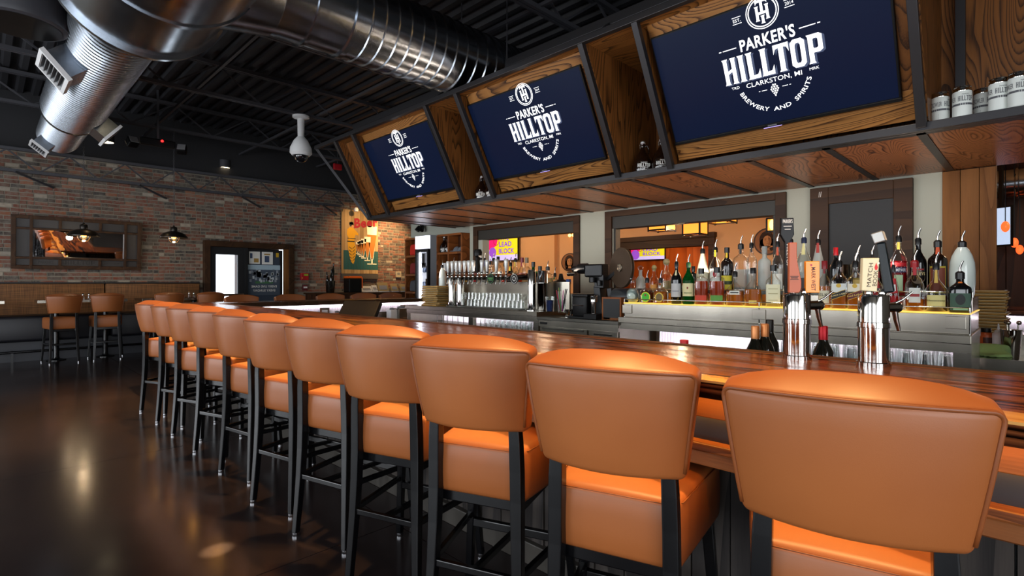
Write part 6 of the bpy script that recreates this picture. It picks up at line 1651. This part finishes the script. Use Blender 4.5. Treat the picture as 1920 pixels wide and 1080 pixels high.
def portrait(px, py, X, rx, rz, lab, hand=False):
    p = onX(px, py, X)
    t = thing('oval_portrait', lab, 'portrait', (X, p.y, p.z))
    fn = plane((-.032, 0, 0), (0, -1, 0), (0, 0, 1)); f2 = plane((-.034, 0, 0), (0, -1, 0), (0, 0, 1)); f3 = plane((-.036, 0, 0), (0, -1, 0), (0, 0, 1))
    def ell(g, f, cx, cy, a, b, n=24): g.add([f(cx + a * math.cos(2 * PI * i / n), cy + b * math.sin(2 * PI * i / n)) for i in range(n)], [tuple(range(n))])
    n = 32
    fr = G().strip([(-.03, rx * math.cos(2 * PI * i / n), rz * math.sin(2 * PI * i / n)) for i in range(n)], [(0, rx * math.cos(2 * PI * i / n), rz * math.sin(2 * PI * i / n)) for i in range(n)], closed=True)
    ell(fr, lambda a, b: Vector((-.03, a, b)), 0, 0, rx, rz, 32)
    part('plaque', fr, flat('dark_oval', '#3a1e12', .5), t)
    g = G(); ell(g, fn, 0, 0, rx * .88, rz * .90); part('ground', g, flat('portrait_brown', '#8a5a34', .6), t)
    g = G(); ell(g, f2, -.04 * rx, .12 * rz, rx * .52, rz * .66); ell(g, f2, -.34 * rx, -.25 * rz, rx * .22, rz * .45); ell(g, f2, .30 * rx, -.25 * rz, rx * .22, rz * .45)
    part('hair', g, flat('portrait_hair', '#2a140b', .7), t)
    g = G(); ell(g, f3, 0, .02 * rz, rx * .30, rz * .42); g.add([f3(-.12 * rx, -.3 * rz), f3(.12 * rx, -.3 * rz), f3(.18 * rx, -.62 * rz), f3(-.18 * rx, -.62 * rz)], [(0, 1, 2, 3)])
    part('face', g, flat('portrait_skin', '#b98455', .6), t)
    f4 = plane((-.0375, 0, 0), (0, -1, 0), (0, 0, 1))
    g = G(); g.add([f4(.06 * rx, .42 * rz), f4(.30 * rx, .1 * rz), f4(.26 * rx, -.2 * rz), f4(.06 * rx, -.36 * rz), f4(.10 * rx, 0)], [tuple(range(5))])
    part('face_shade', g, flat('portrait_shade', '#8d5f3a', .6), t)
    f5 = plane((-.039, 0, 0), (0, -1, 0), (0, 0, 1)); g = G()
    for sx in (-1, 1): ell(g, f5, sx * .13 * rx, .12 * rz, .055 * rx, .022 * rz, 10); rect(g, f5, sx * .13 * rx - .075 * rx, sx * .13 * rx + .075 * rx, .18 * rz, .21 * rz)
    ell(g, f5, .02 * rx, -.17 * rz, .075 * rx, .018 * rz, 10); ell(g, f5, .03 * rx, -.04 * rz, .035 * rx, .018 * rz, 10)
    part('features', g, flat('portrait_line', '#4a2816', .7), t)
    g = G()
    if hand: 
        for k in range(4): ell(g, f4, -.25 * rx + k * .15 * rx, -.52 * rz + .05 * k * rz, .22 * rx, .06 * rz, 12)
        part('hand', g, flat('portrait_skin', ''), t)
    else: ell(g, f2, 0, -.66 * rz, rx * .5, rz * .22); part('shoulders', g, flat('portrait_hair', ''), t)
portrait(1070, 492, 8.998, .24, .20, 'oval brown portrait plaque of a dark-haired person on orange wall')
portrait(1440, 453, 8.998, .22, .22, 'oval brown portrait plaque half hidden by bottles, under the amber lantern', True)
def lantern(px0, px1, py0, py1, X, lab):
    c = onX((px0 + px1) / 2, (py0 + py1) / 2, X); d = X / ray((px0 + px1) / 2).x
    u = ((px0 + px1) / 2 - 960) / 992
    W = (px1 - px0) / 992 * d / math.sqrt(1 + u * u) * .74; H = (py1 - py0) / 992 * d
    t = thing('amber_lantern', lab, 'lamp', tuple(c))
    h = W / 2
    for a, b in ((-h, -h + .006), (h - .006, h)):
        part('amber_pane', G().box(a, b, -h, h, -H / 2, H / 2), M['amberglass'], t); part('amber_pane', G().box(-h, h, a, b, -H / 2, H / 2), M['amberglass'], t)
    fr = G()
    for sx in (-1, 1):
        for sy in (-1, 1): fr.beam((sx * h, sy * h, -H / 2 - .02), (sx * h, sy * h, H / 2), .02, .02)
        for z in (-H / 2, H / 2 ): fr.beam((sx * h, -h, z), (sx * h, h, z), .02, .02).beam((-h, sx * h, z), (h, sx * h, z), .02, .02)
    part('lantern_frame', fr, M['darkframe'], t)
    part('hanging_rod', G().beam((0, 0, H / 2), (0, 0, 2.94 - c.z), .012, .012), M['darkframe'], t)
    for dx in (-.06, .06): part('bulb', G().ball((dx, 0, 0), .03, 10, 8, sz=2.2), M['bulb'], t, smooth=180)
lantern(1216, 1266, 404, 432, 7.0, 'amber glass lantern with rounded frame showing below the second shutter')
lantern(1280, 1327, 405, 440, 7.0, 'deep square amber lantern hanging lowest below the second shutter')
lantern(1322, 1382, 392, 417, 7.6, 'amber lantern mostly hidden by shutter, only its base ring showing')
lantern(1437, 1464, 410, 434, 7.0, 'amber lantern at the window edge above an oval portrait')
p = onX(1071, 441, 8.85)
t = thing('wall_sconce', 'small glowing sconce high on the orange wall above the oval portrait', 'lamp', (8.88, p.y, p.z))
part('sconce_arm', G().tube([(.11, 0, .05), (0, 0, .08), (-.02, .02, .04)], .012, 8), M['plastic'], t, smooth=60)
for dy in (-.05, .05): part('bulb', G().ball((-.02, dy, -.0), .035, 12, 8), M['bulb'], t, smooth=180)
for k, px in enumerate((1264, 1277, 1287)):
    p = onX(px, 459, 11.2)
    solo('ceiling_spot', G().ball((0, 0, 0), .04, 12, 8).lathe([(.05, .02), (.05, .09)], 12), M['bulb'], 'tiny glowing spot beyond the window doorway, %s from the small television' % ORD[k], 'lamp', 'tiny glowing spots beyond the doorway', smooth=60, loc=tuple(p))
# through the opening past the pine wall end
for k, (px, py, X, lab) in enumerate(((1885, 425, 7.4, 'red-glowing filament lamp largest beyond the pine wall end'), (1902, 455, 8.2, 'red-glowing filament lamp middle one beyond the pine wall end'), (1912, 468, 8.6, 'red-glowing filament lamp smallest beyond the pine wall end'))):
    p = onX(px, py, X)
    t = thing('filament_lamp', lab, 'lamp', tuple(p))
    part('bulb', G().ball((0, 0, 0), .035, 12, 8, sz=1.6), flat('red_filament', '#ff6a30', .3, emit=(1, .10, .02, 1), estr=1.8), t, smooth=180)
    part('lamp_cord', G().beam((0, 0, .05), (0, 0, 2.94 - p.z), .008, .008), M['plastic'], t)
p = onX(1876, 425, 7.9)
t = thing('corner_screen', 'angled bright screen with dark frame beyond the pine wall end', 'screen', tuple(p), R(-30))
part('housing', G().box(-.03, 0, -.12, .12, -.22, .22), M['plastic'], t)
part('ceiling_pole', G().beam((.01, 0, .1), (.01, 0, 2.95 - p.z), .03, .03), M['plastic'], t)
part('screen', G().box(-.035, -.03, -.11, .11, -.2, .2), flat('pale_screen', '#a8c0e0', emit='#b8cce8', estr=1.0), t)
t = solo('dining_duct', ribbed(.16, 3.0, .2).xf(ALONGY), M['duct'], 'grey round duct under the ceiling beyond the pine wall end', 'duct', smooth=40, loc=(8.35, -2.4, 2.42))

# ================================================================== CEILING FIXTURES
def spot_can(px, py, z, lab):
    p = onZ(px, py, z)
    t = thing('ceiling_spotlight', lab, 'light fixture', tuple(p), group='lit can lights at the roof')
    part('can', G().lathe([(.105, 0), (.11, .005), (.11, .16), (.03, .17), (.03, 4.45 - z)], 20, cap=False), M['joist'], t, smooth=40)
    part('lit_face', G().lathe([(.1, .004), (.002, .0045)], 20, cap=False), M['lampglow'], t)
    lamp('spotlight_beam', 'SPOT', (p.x, p.y, p.z - .03), 9, WARM, (p.x, p.y, 0), .08, spot=80, blend=.7)
spot_can(322, 78, 3.85, 'lit can light hanging beside the duct branch')
spot_can(200, 267, 3.72, 'lit can light to the side of the emergency lights')
spot_can(421, 315, 3.72, 'lit can light close to the brick wall top')
t = thing('dark_can_light', 'unlit dark can fixture near the roof above the brick wall', 'light fixture', tuple(onZ(505, 350, 3.55)))
part('can', G().lathe([(.12, 0), (.125, .006), (.125, .30), (.03, .31), (.03, 1.0)], 20), M['joist'], t, smooth=40)
part('dull_face', G().lathe([(.11, -.004), (.002, -.003)], 20, cap=False), M['grey'], t)
t = thing('roof_speaker', 'large round black speaker hanging under the roof beside the duct', 'speaker', tuple(onZ(35, 48, 3.5)))
part('speaker_shell', G().lathe([(.30, 0), (.33, .01), (.34, .05), (.30, .40), (.25, .42), (.03, .43), (.03, .95)], 36), M['joist'], t, smooth=40)
part('speaker_grille', G().lathe([(.29, -.003), (.002, -.006)], 36, cap=False), M['plastic'], t)
p = onZ(556, 222, 3.97)
t = thing('dome_camera', 'white dome security camera hanging from a roof joist', 'camera', (p.x, 8.44, 3.97))
part('mount_plate', G().lathe([(.13, 0), (.13, -.03), (.06, -.05)], 24), M['white'], t, smooth=40)
part('camera_stem', G().lathe([(.055, -.03), (.05, -.34), (.06, -.36)], 20), M['white'], t, smooth=40)
part('camera_body', G().lathe([(.06, -.34), (.11, -.40), (.165, -.52), (.17, -.60), (.135, -.64)], 28), M['white'], t, smooth=40)
part('lens_dome', G().ball((0, 0, -.635), .115, 20, 10, z0=-1, z1=.05), flat('smoked_dome', '#15161a', .05, coat=.8), t, smooth=180)
p = onZ(296, 268, 3.62)
t = thing('emergency_light', 'twin-headed emergency light with small red indicator under the roof', 'emergency light', tuple(p))
part('light_body', rbox(.5, .10, .12, .02, 2, (1, 1, 1)), M['plastic'], t)
part('stem', G().beam((0, 0, .05), (0, 0, .93), .03, .03), M['joist'], t)
for dx, a in ((-.36, .3), (.34, -.4)):
    h = part('lamp_head', rbox(.15, .12, .15, .02, 2, (1, 1, 1)).xf(Matrix.Translation((dx, -.04, -.06)) @ Matrix.Rotation(a, 4, 'Z') @ Matrix.Rotation(R(-35), 4, 'X')), M['plastic'], t)
    part('lamp_lens', G().box(-.06, .06, -.068, -.061, -.06, .06).xf(Matrix.Translation((dx, -.04, -.06)) @ Matrix.Rotation(a, 4, 'Z') @ Matrix.Rotation(R(-35), 4, 'X')), M['grey'], h)
part('red_indicator', G().ball((.05, -.06, .03), .022, 10, 6), M['redlight'], t, smooth=180)
p = onY(633, 313, 11.2)
t = thing('strobe_alarm', 'small dark red alarm strobe under the roof past the canopy end', 'alarm', tuple(p))
part('strobe_body', rbox(.20, .06, .14, .02, 2, (1, 1, 1)), M['red'], t)
part('stem', G().beam((0, 0, .06), (0, 0, 4.4 - p.z), .02, .02), M['joist'], t)
p = onY(661, 391, 12.0)
t = thing('picture_light', 'tiny clear spotlight head above the painted plank sign', 'light fixture', (6.6, 12.05, 3.10))
part('lamp_head', G().lathe([(.05, -.05), (.06, 0), (.03, .05)], 16), M['white'], t, smooth=40)
part('stem', G().beam((0, 0, .04), (0, 0, .3), .015, .015), M['joist'], t)
